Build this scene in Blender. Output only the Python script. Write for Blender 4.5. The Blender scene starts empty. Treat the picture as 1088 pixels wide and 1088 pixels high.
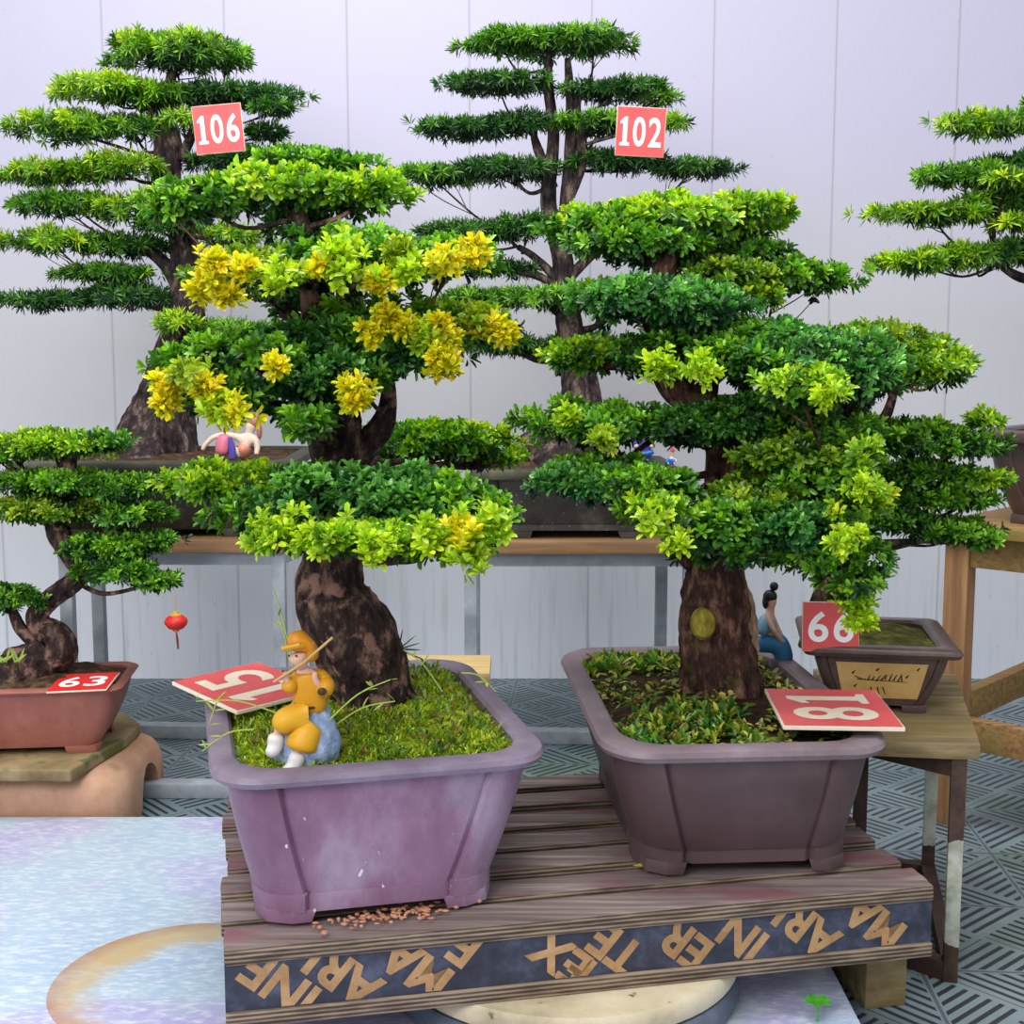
import bpy, bmesh, math, random
import numpy as np
from mathutils import Vector, Matrix, noise
R = math.radians
sc = bpy.context.scene
COL = sc.collection
# ------------------------------------------------------------------ camera
F, H = 1400.0, 1.15
PITCH = math.atan(F / 11560)
CP, SP = math.cos(PITCH), math.sin(PITCH)
cam = bpy.data.cameras.new('camera')
cam.sensor_width = 36; cam.lens = 36 * F / 1088; cam.clip_start = .05
co = bpy.data.objects.new('camera', cam); COL.objects.link(co)
co.location = (0, 0, H); co.rotation_euler = (math.pi / 2 - PITCH, 0, 0)
sc.camera = co
def at(x, y, Y):                      # point of the plane at distance Y seen at photo position x, y
    u, v = (x - 544) / F, (544 - y) / F
    r = Vector((u, CP + v * SP, -SP + v * CP)); t = Y / r.y
    return Vector((0, 0, H)) + r * t
def onz(x, y, z):                     # point at height z
    u, v = (x - 544) / F, (544 - y) / F
    r = Vector((u, CP + v * SP, -SP + v * CP)); t = (z - H) / r.z
    return Vector((0, 0, H)) + r * t
# ------------------------------------------------------------------ object helpers
ORG = {}
def tag(o, label=None, cat=None, group=None, kind=None):
    if label: o['label'] = label
    if cat: o['category'] = cat
    if group: o['group'] = group
    if kind: o['kind'] = kind
    return o
def empty(name, loc, label, cat, group=None):
    o = bpy.data.objects.new(name, None); COL.objects.link(o)
    o.location = loc; o.empty_display_size = .05
    ORG[o] = Vector(loc)
    return tag(o, label, cat, group)
def link(name, me, mat, parent=None, loc=None, smooth=True):
    """verts are in world coordinates; origin = the thing's base"""
    o = bpy.data.objects.new(name, me); COL.objects.link(o)
    if parent is not None:
        org = ORG[parent]; o.parent = parent
    else:
        org = Vector(loc) if loc is not None else Vector((0, 0, 0))
        o.location = org
    ORG[o] = org
    me.transform(Matrix.Translation(-org))
    if mat: me.materials.append(mat)
    if smooth: me.shade_smooth()
    else: me.shade_flat()
    return o
def mesh(name, vs, fs):
    me = bpy.data.meshes.new(name)
    me.from_pydata([tuple(v) for v in vs], [], fs); me.update()
    return me
class MB:
    def __init__(s): s.v = []; s.f = []
    def add(s, vs, fs):
        n = len(s.v); s.v += [Vector(v) for v in vs]; s.f += [tuple(i + n for i in f) for f in fs]
    def hexa(s, p):                   # 8 corners: 4 bottom ccw, 4 top ccw
        s.add(p, [(3, 2, 1, 0), (4, 5, 6, 7), (0, 1, 5, 4), (1, 2, 6, 5), (2, 3, 7, 6), (3, 0, 4, 7)])
    def box(s, c, d, rz=0.0):
        c = Vector(c); M = Matrix.Rotation(rz, 3, 'Z'); x, y, z = d[0] / 2, d[1] / 2, d[2] / 2
        s.hexa([c + M @ Vector(q) for q in [(-x, -y, -z), (x, -y, -z), (x, y, -z), (-x, y, -z), (-x, -y, z), (x, -y, z), (x, y, z), (-x, y, z)]])
    def prism(s, poly, z0, z1):
        n = len(poly)
        s.add([(p[0], p[1], z0) for p in poly] + [(p[0], p[1], z1) for p in poly],
              [tuple(range(n - 1, -1, -1)), tuple(range(n, 2 * n))] + [(i, (i + 1) % n, (i + 1) % n + n, i + n) for i in range(n)])
    def bar(s, a, b, w, h=None):      # rectangular bar a-b
        a, b = Vector(a), Vector(b); h = h or w
        d = (b - a).normalized(); up = Vector((0, 0, 1)) if abs(d.z) < .9 else Vector((0, 1, 0))
        x = d.cross(up).normalized() * w / 2; y = x.cross(d).normalized() * h / 2
        s.hexa([a - x - y, a + x - y, a + x + y, a - x + y, b - x - y, b + x - y, b + x + y, b - x + y])
    def tube(s, pts, rad, n=8, cap=True):
        v, f = tube_data(pts, rad, n, cap); s.add(v, f)
    def lathe(s, prof, c, n=24):
        c = Vector(c); k = len(prof); vs = []
        for r, z in prof:
            for i in range(n):
                a = 2 * math.pi * i / n; vs.append(c + Vector((r * math.cos(a), r * math.sin(a), z)))
        fs = [(j * n + i, j * n + (i + 1) % n, (j + 1) * n + (i + 1) % n, (j + 1) * n + i) for j in range(k - 1) for i in range(n)]
        fs += [tuple(range(n - 1, -1, -1)), tuple((k - 1) * n + i for i in range(n))]
        s.add(vs, fs)
    def build(s, name, mat, parent=None, loc=None, smooth=False, bevel=0.0, seg=2, jitter=0.0, cuts=0):
        me = mesh(name, s.v, s.f)
        if bevel or cuts or jitter:
            bm = bmesh.new(); bm.from_mesh(me)
            if bevel: bmesh.ops.bevel(bm, geom=bm.edges[:], offset=bevel, segments=seg, affect='EDGES', profile=.6)
            if cuts: bmesh.ops.subdivide_edges(bm, edges=[e for e in bm.edges if e.calc_length() > .05], cuts=cuts, use_grid_fill=True)
            if jitter:
                for q in bm.verts: q.co += noise.noise_vector(q.co * 14) * jitter + noise.noise_vector(q.co * 50) * jitter * .4
            bmesh.ops.recalc_face_normals(bm, faces=bm.faces)
            bm.to_mesh(me); bm.free()
        o = link(name, me, mat, parent, loc, smooth=False)
        if bevel or smooth:
            me.shade_smooth()
            if hasattr(me, 'set_sharp_from_angle'): me.set_sharp_from_angle(angle=R(40))
        return o
def frames(P):
    T = []
    for i in range(len(P)):
        t = (P[min(i + 1, len(P) - 1)] - P[max(i - 1, 0)]); T.append(t.normalized() if t.length > 1e-9 else Vector((0, 0, 1)))
    x = Vector((1, 0, 0)) if abs(T[0].x) < .8 else Vector((0, 1, 0))
    out = []
    for t in T:
        x = (x - t * x.dot(t)).normalized(); out.append((x, t.cross(x)))
    return out
def smooth_path(pts, rad, k):
    P = [Vector(p) for p in pts]; out = []; ro = []
    n = len(P)
    for i in range(n - 1):
        p0, p1, p2, p3 = P[max(i - 1, 0)], P[i], P[i + 1], P[min(i + 2, n - 1)]
        for j in range(k):
            t = j / k
            out.append(.5 * ((2 * p1) + (p2 - p0) * t + (2 * p0 - 5 * p1 + 4 * p2 - p3) * t * t + (3 * p1 - p0 - 3 * p2 + p3) * t ** 3))
            ro.append(rad[i] + (rad[i + 1] - rad[i]) * t)
    out.append(P[-1]); ro.append(rad[-1])
    return out, ro
def tube_data(pts, rad, n=8, cap=True):
    P = [Vector(p) for p in pts]; fr = frames(P); vs = []; fs = []
    if not hasattr(rad, '__len__'): rad = [rad] * len(P)
    for p, (x, y), r in zip(P, fr, rad):
        for i in range(n):
            a = 2 * math.pi * i / n; vs.append(p + (x * math.cos(a) + y * math.sin(a)) * r)
    for j in range(len(P) - 1):
        for i in range(n): fs.append((j * n + i, j * n + (i + 1) % n, (j + 1) * n + (i + 1) % n, (j + 1) * n + i))
    if cap: fs += [tuple(range(n - 1, -1, -1)), tuple((len(P) - 1) * n + i for i in range(n))]
    return vs, fs
def bark_tube(pts, rad, n=44, k=14, amp=.13, seed=0, flare=0.0):
    P, Rr = smooth_path(pts, rad, k); fr = frames(P); vs = []; L = 0
    so = Vector((seed * 7.3, seed * 3.1, 0))
    for j, (p, (x, y), r) in enumerate(zip(P, fr, Rr)):
        if j: L += (p - P[j - 1]).length
        for i in range(n):
            a = 2 * math.pi * i / n
            d = x * math.cos(a) + y * math.sin(a)
            q = Vector((math.cos(a) * 2.2, math.sin(a) * 2.2, L * 9)) + so
            m = noise.noise(q) * 1.0 + (1 - abs(noise.noise(q * 2.3)) * 2) * .45 + noise.noise(Vector((math.cos(a) * 7, math.sin(a) * 7, L * 18)) + so) * .6 + noise.noise(Vector((math.cos(a) * 16, math.sin(a) * 16, L * 45)) + so) * .45
            lob = 1.0
            if flare and L < flare:
                t = 1 - L / flare; lob = 1 + t * t * .38 * math.sin(a * 5 + seed) + t * t * .2 * math.sin(a * 3 + 1)
            vs.append(p + d * r * lob * (1 + amp * m))
    fs = [(j * n + i, j * n + (i + 1) % n, (j + 1) * n + (i + 1) % n, (j + 1) * n + i) for j in range(len(P) - 1) for i in range(n)]
    fs += [tuple(range(n - 1, -1, -1)), tuple((len(P) - 1) * n + i for i in range(n))]
    return vs, fs
# ------------------------------------------------------------------ materials
def lin(h):
    h = h.lstrip('#'); c = [int(h[i:i + 2], 16) / 255 for i in (0, 2, 4)]
    return tuple((x / 12.92 if x <= .04045 else ((x + .055) / 1.055) ** 2.4) for x in c) + (1,)
class NT:
    def __init__(s, name):
        s.m = bpy.data.materials.new(name); s.m.use_nodes = True
        s.t = s.m.node_tree; s.n = s.t.nodes; s.b = s.n['Principled BSDF']; s.out = s.n['Material Output']
    def new(s, ty, **kw):
        n = s.n.new(ty)
        for k, v in kw.items():
            if k in n.inputs.keys(): n.inputs[k].default_value = v
            else: setattr(n, k, v)
        return n
    def l(s, a, b): s.t.links.new(a, b)
    def math(s, op, a, b=None, c=None):
        n = s.n.new('ShaderNodeMath'); n.operation = op
        for i, v in enumerate((a, b, c)):
            if v is None: continue
            if isinstance(v, (int, float)): n.inputs[i].default_value = v
            else: s.l(v, n.inputs[i])
        return n.outputs[0]
    def coord(s, scale=(1, 1, 1), rot=(0, 0, 0)):
        tc = s.new('ShaderNodeTexCoord'); mp = s.new('ShaderNodeMapping')
        mp.inputs['Scale'].default_value = scale; mp.inputs['Rotation'].default_value = rot
        s.l(tc.outputs['Object'], mp.inputs['Vector']); return mp.outputs['Vector']
    def noise(s, vec, scale, detail=4, rough=.6):
        n = s.new('ShaderNodeTexNoise'); n.inputs['Scale'].default_value = scale; n.inputs['Detail'].default_value = detail; n.inputs['Roughness'].default_value = rough
        s.l(vec, n.inputs['Vector']); return n.outputs['Fac']
    def ramp(s, fac, stops):
        n = s.new('ShaderNodeValToRGB'); e = n.color_ramp.elements
        while len(e) < len(stops): e.new(.5)
        for q, (p, c) in zip(e, stops): q.position = p; q.color = lin(c) if isinstance(c, str) else c
        s.l(fac, n.inputs['Fac']); return n.outputs['Color']
    def mix(s, fac, a, b, mode='MIX'):
        n = s.new('ShaderNodeMix'); n.data_type = 'RGBA'; n.blend_type = mode
        if isinstance(fac, (int, float)): n.inputs[0].default_value = fac
        else: s.l(fac, n.inputs[0])
        for i, v in ((6, a), (7, b)):
            if isinstance(v, str): n.inputs[i].default_value = lin(v)
            elif isinstance(v, tuple): n.inputs[i].default_value = v
            else: s.l(v, n.inputs[i])
        return n.outputs[2]
    def bump(s, fac, strength=.3, dist=.01):
        n = s.new('ShaderNodeBump'); n.inputs['Strength'].default_value = strength; n.inputs['Distance'].default_value = dist
        s.l(fac, n.inputs['Height']); s.l(n.outputs['Normal'], s.b.inputs['Normal'])
    def fin(s, col, rough=.6, metal=0.0, spec=.4):
        if isinstance(col, str): s.b.inputs['Base Color'].default_value = lin(col)
        else: s.l(col, s.b.inputs['Base Color'])
        s.b.inputs['Roughness'].default_value = rough; s.b.inputs['Metallic'].default_value = metal
        s.b.inputs['Specular IOR Level'].default_value = spec
        return s.m
def mottled(name, stops, scale=8, rough=.6, bump=.2, bd=.004, spots=None, vscale=(1, 1, 1), spec=.4, metal=0):
    t = NT(name); v = t.coord(vscale); f = t.noise(v, scale, 6, .65); c = t.ramp(f, stops)
    if spots:                                       # (colour, scale, threshold)
        f2 = t.noise(v, spots[1], 3, .6); k = t.ramp(f2, [(spots[2], (0, 0, 0, 1)), (spots[2] + .05, (1, 1, 1, 1))]); c = t.mix(k, c, spots[0])
    if bump: t.bump(t.noise(v, scale * 4, 4), bump, bd)
    return t.fin(c, rough, metal, spec)
def plain(name, col, rough=.5, metal=0, spec=.4):
    t = NT(name); v = t.coord(); f = t.noise(v, 30, 3)
    c = t.mix(t.math('MULTIPLY', f, .22), col, '#1a1614')
    return t.fin(c, rough, metal, spec)
def wood(name, cols, axis=0.0, fine=90, rough=.7, stain=None, long=3.0):
    t = NT(name)
    v = t.coord((long, fine, fine), (0, 0, axis)); f = t.noise(v, 1.0, 5, .6)
    v2 = t.coord((2.2, 6, 6), (0, 0, axis)); g = t.noise(v2, 1.6, 4, .6)
    c = t.ramp(f, [(.3, cols[0]), (.52, cols[1]), (.72, cols[2])])
    c = t.mix(t.ramp(g, [(.42, (0, 0, 0, 1)), (.66, (1, 1, 1, 1))]), c, cols[3] if len(cols) > 3 else cols[0])
    if stain:
        g2 = t.noise(t.coord((1.5, 4, 4), (0, 0, axis)), 2.3, 3)
        c = t.mix(t.ramp(g2, [(.52, (0, 0, 0, 1)), (.62, (.8, .8, .8, 1))]), c, stain)
    t.bump(f, .35, .003)
    return t.fin(c, rough, 0, .25)
M = {}
def leaf_material():
    t = NT('leaf'); a = t.new('ShaderNodeVertexColor'); a.layer_name = 'Col'
    t.fin(a.outputs['Color'], .30, 0, .6)
    tr = t.new('ShaderNodeBsdfTranslucent'); hs = t.new('ShaderNodeHueSaturation')
    hs.inputs['Saturation'].default_value = 1.1; hs.inputs['Value'].default_value = 1.3
    t.l(a.outputs['Color'], hs.inputs['Color']); t.l(hs.outputs['Color'], tr.inputs['Color'])
    ms = t.new('ShaderNodeMixShader'); ms.inputs[0].default_value = .28
    t.l(t.b.outputs[0], ms.inputs[1]); t.l(tr.outputs[0], ms.inputs[2]); t.l(ms.outputs[0], t.out.inputs['Surface'])
    return t.m
M['leaf'] = leaf_material()
def bark(name, d, m, l, patch=None, th=.58):
    t = NT(name); v = t.coord((1, 1, .45)); f = t.noise(v, 38, 6, .7); c = t.ramp(f, [(.36, d), (.52, m), (.66, l)])
    if patch:
        g = t.noise(t.coord(), 20, 4, .6); c = t.mix(t.ramp(g, [(th, (0, 0, 0, 1)), (th + .08, (.9, .9, .9, 1))]), c, patch)
    t.bump(f, .8, .008)
    return t.fin(c, .85, 0, .15)
M['bark_dark'] = bark('bark_dark', '#140f11', '#3a2b2a', '#77604f', '#8f6c60', .55)
M['bark_brown'] = bark('bark_brown', '#170f0d', '#46302a', '#866350', '#4c4a26', .58)
M['bark_grey'] = bark('bark_grey', '#171213', '#3c3132', '#7d6a60')
M['bark_knot'] = bark('bark_knot', '#5a5220', '#8a7d2e', '#a99a4a')
M['bark_pale'] = bark('bark_pale', '#5a4536', '#9a7d66', '#cdb49a')
M['pot_purple'] = mottled('pot_purple', [(.34, '#74506b'), (.5, '#876480'), (.64, '#9c8aa2')], 5, .38, .12, .003, ('#d9d3dc', 60, .70), (1, 1, .6), .5)
M['pot_rim'] = mottled('pot_rim', [(.3, '#6c5d6a'), (.55, '#85778b'), (.75, '#9c90a3')], 7, .42, .1)
M['pot_brown'] = mottled('pot_brown', [(.3, '#4c3a3d'), (.55, '#5c484b'), (.75, '#6d595d')], 4, .45, .08, .003, ('#c9c2c4', 85, .76))
M['pot_brown_rim'] = mottled('pot_brown_rim', [(.3, '#6b5b61'), (.55, '#7e6e76'), (.75, '#94868e')], 9, .45, .12)
M['pot_dark'] = mottled('pot_dark', [(.3, '#2c2a2a'), (.55, '#454341'), (.75, '#6a675e')], 14, .6, .25, .004, ('#9a9488', 90, .66))
M['pot_olive'] = mottled('pot_olive', [(.3, '#23231d'), (.55, '#3b3a2f'), (.75, '#6b6a55')], 6, .6, .2)
M['pot_terra'] = mottled('pot_terra', [(.3, '#7d4a40'), (.55, '#96594c'), (.75, '#aa7062')], 5, .5, .12)
M['pot_glaze'] = mottled('pot_glaze', [(.3, '#3f3230'), (.55, '#55433f'), (.75, '#6b5852')], 8, .35, .08)
M['pot_panel'] = mottled('pot_panel', [(.3, '#b08a4e'), (.55, '#c9a367'), (.75, '#d8b87c')], 9, .45, .08)
M['ink'] = plain('ink', '#2a1a12', .5)
M['soil_dark'] = mottled('soil_dark', [(.3, '#1d1610'), (.5, '#382b1f'), (.7, '#5b4935')], 30, .9, .9, .01, ('#6f7a2a', 14, .60), spec=.1)
M['soil_moss'] = mottled('soil_moss', [(.3, '#4a4a18'), (.48, '#8f9f26'), (.66, '#c6d63c')], 22, .9, .9, .012, ('#4b3a22', 8, .60), spec=.1)
M['soil_brown'] = mottled('soil_brown', [(.3, '#2c2019'), (.5, '#4e3b2d'), (.7, '#76604a')], 40, .9, .9, .01, spec=.1)
M['soil_olive'] = mottled('soil_olive', [(.3, '#2c2b12'), (.5, '#55552a'), (.7, '#86863f')], 26, .9, .9, .01, spec=.1)
M['metal_grey'] = mottled('metal_grey', [(.3, '#7d848c'), (.55, '#9aa1a9'), (.75, '#b2b8bf')], 10, .45, .05, spec=.5)
M['metal_rust'] = mottled('metal_rust', [(.3, '#2e211d'), (.55, '#4a362f'), (.75, '#6b4f44')], 12, .75, .3)
def half_painted():
    t = NT('chipped_paint'); tc = t.new('ShaderNodeTexCoord'); sp = t.new('ShaderNodeSeparateXYZ'); t.l(tc.outputs['Object'], sp.inputs[0])
    v = t.coord(); n = t.noise(v, 22, 4)
    z = t.math('ADD', sp.outputs['Z'], t.math('MULTIPLY', n, .06))
    k = t.math('MULTIPLY', t.math('LESS_THAN', z, .30), t.math('GREATER_THAN', z, .105))
    c = t.mix(k, t.ramp(n, [(.3, '#2e211d'), (.7, '#5b443a')]), t.ramp(t.noise(v, 30, 4), [(.35, '#9aa08c'), (.6, '#c4c7bb')]))
    return t.fin(c, .65)
M['chipped'] = half_painted()
M['wood_table'] = wood('wood_table', ['#6b4f3a', '#96734f', '#b08c63', '#84674c'])
M['wood_post'] = wood('wood_post', ['#7c5a3e', '#a77b52', '#c39a6e', '#8d6b4d'], R(-90))
M['wood_stand'] = wood('wood_stand', ['#70523a', '#a07a50', '#b8935f', '#8d7a40'], R(-45))
M['wood_stand2'] = wood('wood_stand2', ['#70523a', '#a07a50', '#b8935f', '#8d7a40'], R(45))
M['wood_upright'] = mottled('wood_upright', [(.3, '#7c5a3e'), (.5, '#a77b52'), (.7, '#bd9268')], 14, .7, .3, .003, vscale=(3, 3, .15))
M['wood_weathered'] = wood('wood_weathered', ['#5f5038', '#8a7857', '#a5946d', '#77683f'], R(-75), 40)
M['wood_ply'] = wood('wood_ply', ['#b39762', '#cdb27c', '#dcc591', '#bda26c'])
M['slat'] = wood('slat', ['#5d4f4b', '#857672', '#aea19b', '#77686a'], R(-12), 70, .75, '#7d4f55', 2.0)
M['slat_dark'] = wood('slat_dark', ['#3a302b', '#5e5048', '#7c6d60'], R(-12), 200, .8)
def laminate():
    t = NT('laminate'); tc = t.new('ShaderNodeTexCoord'); sp = t.new('ShaderNodeSeparateXYZ'); t.l(tc.outputs['Object'], sp.inputs[0])
    w = t.math('SINE', t.math('MULTIPLY', sp.outputs['Z'], 900))
    n = t.noise(t.coord((4, 30, 60), (0, 0, R(-12))), 1.5, 4)
    f = t.math('ADD', t.math('MULTIPLY', w, .22), n)
    c = t.ramp(f, [(.28, '#3d322b'), (.5, '#6b5b4d'), (.75, '#9a8873')])
    t.bump(f, .4, .003); return t.fin(c, .8)
M['laminate'] = laminate()
M['face_blue'] = mottled('face_blue', [(.3, '#22242c'), (.5, '#343848'), (.7, '#5a6078')], 12, .55, .1)
M['letter_tan'] = mottled('letter_tan', [(.3, '#8d6a44'), (.55, '#b08a5e'), (.75, '#c2a076')], 18, .65, .1)
M['sign_red'] = mottled('sign_red', [(.3, '#d24a4c'), (.6, '#dd5a5b'), (.8, '#e26c6a')], 12, .5, .04)
M['sign_red_deep'] = mottled('sign_red_deep', [(.3, '#cf2420'), (.6, '#da2f28'), (.8, '#e03c34')], 12, .45, .04)
M['sign_cream'] = plain('sign_cream', '#f4e6cf', .6)
M['sign_white'] = plain('sign_white', '#ffffff', .5)
M['stone_stool'] = mottled('stone_stool', [(.3, '#8a604c'), (.5, '#b08468'), (.72, '#cba58a')], 4, .7, .2, .004, ('#5f6038', 3.2, .64))
M['slab'] = mottled('slab', [(.3, '#5c4f35'), (.5, '#857250'), (.72, '#a08d68')], 7, .8, .25, .004, ('#5f6236', 6, .58))
M['hollow_shade'] = plain('hollow_shade', '#3a1c1c', .9)
M['turn_wood'] = mottled('turn_wood', [(.3, '#9a8f76'), (.5, '#c2b597'), (.72, '#d8ceb4')], 6, .6, .1, .003, ('#5d5a30', 18, .64))
M['turn_metal'] = mottled('turn_metal', [(.3, '#3c4654'), (.55, '#566272'), (.75, '#75808c')], 7, .5, .1)
SX, SY = .145, .01
def board_mat():
    t = NT('board_sheet'); tc = t.new('ShaderNodeTexCoord'); sp = t.new('ShaderNodeSeparateXYZ'); t.l(tc.outputs['Object'], sp.inputs[0])
    v = t.coord(); f = t.noise(v, 1.6, 3, .5)
    c = t.ramp(f, [(.34, '#a3b9d8'), (.48, '#aec6d8'), (.58, '#aeaad6'), (.72, '#b9cbd2')])
    fine = t.noise(t.coord((1, 3, 1), (0, 0, R(25))), 40, 4); c = t.mix(t.ramp(fine, [(.45, (0, 0, 0, 1)), (.70, (.6, .6, .6, 1))]), c, '#eef4f6')
    # rusty crescent stain where a round pot stood
    dx = t.math('DIVIDE', t.math('SUBTRACT', sp.outputs['X'], SX), 1.0); dy = t.math('SUBTRACT', sp.outputs['Y'], SY)
    n = t.math('MULTIPLY', t.math('SUBTRACT', t.noise(v, 16, 4), .5), .10)
    r1 = t.math('SQRT', t.math('ADD', t.math('MULTIPLY', dx, dx), t.math('MULTIPLY', dy, dy)))
    dx2 = t.math('SUBTRACT', sp.outputs['X'], SX + .045); dy2 = t.math('SUBTRACT', sp.outputs['Y'], SY - .045)
    r2 = t.math('SQRT', t.math('ADD', t.math('MULTIPLY', dx2, dx2), t.math('MULTIPLY', dy2, dy2)))
    inside = t.math('LESS_THAN', r1, .232); outside = t.ramp(t.math('ADD', r2, n), [(.175, (0, 0, 0, 1)), (.225, (1, 1, 1, 1))])
    edge = t.ramp(r1, [(.19, '#c9ab6a'), (.229, '#b07a3c')])
    k = t.math('MULTIPLY', t.math('MULTIPLY', inside, outside), t.math('ADD', .35, t.math('MULTIPLY', t.noise(v, 9, 4), .75)))
    c = t.mix(k, c, edge)
    t.bump(fine, .15, .002)
    return t.fin(c, .32, 0, .5)
M['board'] = board_mat()
def floor_mat():
    t = NT('floor_mat'); tc = t.new('ShaderNodeTexCoord'); mp = t.new('ShaderNodeMapping'); mp.inputs['Rotation'].default_value = (0, 0, R(4))
    t.l(tc.outputs['Object'], mp.inputs[0]); sp = t.new('ShaderNodeSeparateXYZ'); t.l(mp.outputs[0], sp.inputs[0])
    S = .30
    x, y = t.math('DIVIDE', sp.outputs['X'], S), t.math('DIVIDE', sp.outputs['Y'], S)
    fx, fy = t.math('FRACT', x), t.math('FRACT', y)
    ux, uy = t.math('SUBTRACT', fx, .5), t.math('SUBTRACT', fy, .5)
    # each square tile is quartered by its diagonals; slits run one way in two of the quarters, the other way in the rest
    q = t.math('GREATER_THAN', t.math('ABSOLUTE', ux), t.math('ABSOLUTE', uy))
    par = t.math('MODULO', t.math('ABSOLUTE', t.math('ADD', t.math('FLOOR', x), t.math('FLOOR', y))), 2)
    sel = t.math('ABSOLUTE', t.math('SUBTRACT', q, par))
    n1 = t.math('FRACT', t.math('MULTIPLY', t.math('ADD', ux, uy), 9)); n2 = t.math('FRACT', t.math('MULTIPLY', t.math('SUBTRACT', ux, uy), 9))
    sl = t.math('ADD', t.math('MULTIPLY', n1, sel), t.math('MULTIPLY', n2, t.math('SUBTRACT', 1, sel)))
    slit = t.math('LESS_THAN', sl, .42)
    dg = t.math('ABSOLUTE', t.math('SUBTRACT', t.math('ABSOLUTE', ux), t.math('ABSOLUTE', uy)))
    ed = t.math('MAXIMUM', t.math('ABSOLUTE', ux), t.math('ABSOLUTE', uy))
    solid = t.math('MULTIPLY', t.math('GREATER_THAN', dg, .035), t.math('LESS_THAN', ed, .475))
    gap = t.math('MULTIPLY', slit, solid)
    v = t.coord(); n = t.noise(v, 1.4, 4); g = t.noise(v, 2.2, 4)
    base = t.ramp(n, [(.3, '#5c7078'), (.5, '#73858b'), (.7, '#8d9aa0')])
    base = t.mix(t.ramp(g, [(.52, (0, 0, 0, 1)), (.66, (.75, .75, .75, 1))]), base, '#4f6a58')
    joint = t.math('GREATER_THAN', ed, .488); base = t.mix(t.math('MULTIPLY', joint, .6), base, '#2b3439')
    c = t.mix(t.math('MULTIPLY', gap, .9), base, '#12191d')
    t.bump(t.math('SUBTRACT', 1, gap), .5, .006)
    return t.fin(c, .5, 0, .4)
M['floor'] = floor_mat()
def wall_mat():
    t = NT('wall_panels'); tc = t.new('ShaderNodeTexCoord'); sp = t.new('ShaderNodeSeparateXYZ'); t.l(tc.outputs['Object'], sp.inputs[0])
    x = t.math('FRACT', t.math('DIVIDE', t.math('ADD', sp.outputs['X'], .153 + .41 * 20), .4105))
    d = t.math('ABSOLUTE', t.math('SUBTRACT', x, .5)); seam = t.math('GREATER_THAN', d, .4945); sh = t.math('GREATER_THAN', d, .485)
    v = t.coord(); n = t.noise(v, 1.2, 4)
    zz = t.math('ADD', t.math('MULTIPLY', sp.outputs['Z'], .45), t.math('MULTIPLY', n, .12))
    c = t.ramp(zz, [(.05, '#e8ecf8'), (.30, '#d2d4da'), (.62, '#c1c1c7'), (.90, '#bfbcd2')])  # bottom painted paler, lifting the shade under the tables
    st = t.noise(t.coord((14, 1, .7)), 3, 4); low = t.ramp(sp.outputs['Z'], [(.1, (1, 1, 1, 1)), (.95, (0, 0, 0, 1))])
    stm = t.math('MULTIPLY', t.ramp(st, [(.54, (0, 0, 0, 1)), (.70, (.4, .4, .4, 1))]), low)
    c = t.mix(stm, c, '#a9b3b4')
    spk = t.ramp(t.noise(v, 30, 2), [(.71, (0, 0, 0, 1)), (.76, (.25, .25, .25, 1))]); c = t.mix(spk, c, '#a8a49c')
    c = t.mix(t.math('MULTIPLY', sh, .12), c, '#8d8c96'); c = t.mix(t.math('MULTIPLY', seam, .32), c, '#77767e')
    t.bump(t.math('SUBTRACT', 1, seam), .3, .004)
    return t.fin(c, .55, 0, .25)
M['wall'] = wall_mat()
# ------------------------------------------------------------------ setting
WY = 4.575
b = MB(); b.box((0, 2.6, -.03), (9, 6.5, .06)); b.build('floor', M['floor']).__setitem__('kind', 'structure')
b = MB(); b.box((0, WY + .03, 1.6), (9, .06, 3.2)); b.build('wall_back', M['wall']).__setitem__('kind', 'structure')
for nm, p0, p1 in (('trim_1', onz(-250, 776, 0), onz(680, 790, 0)), ('trim_2', onz(-250, 844, 0), onz(300, 846, 0))):
    b = MB(); b.bar(p0 + Vector((0, 0, .02)), p1 + Vector((0, 0, .02)), .05, .04); o = b.build(nm, M['metal_grey'], bevel=.005); o['kind'] = 'structure'
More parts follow.
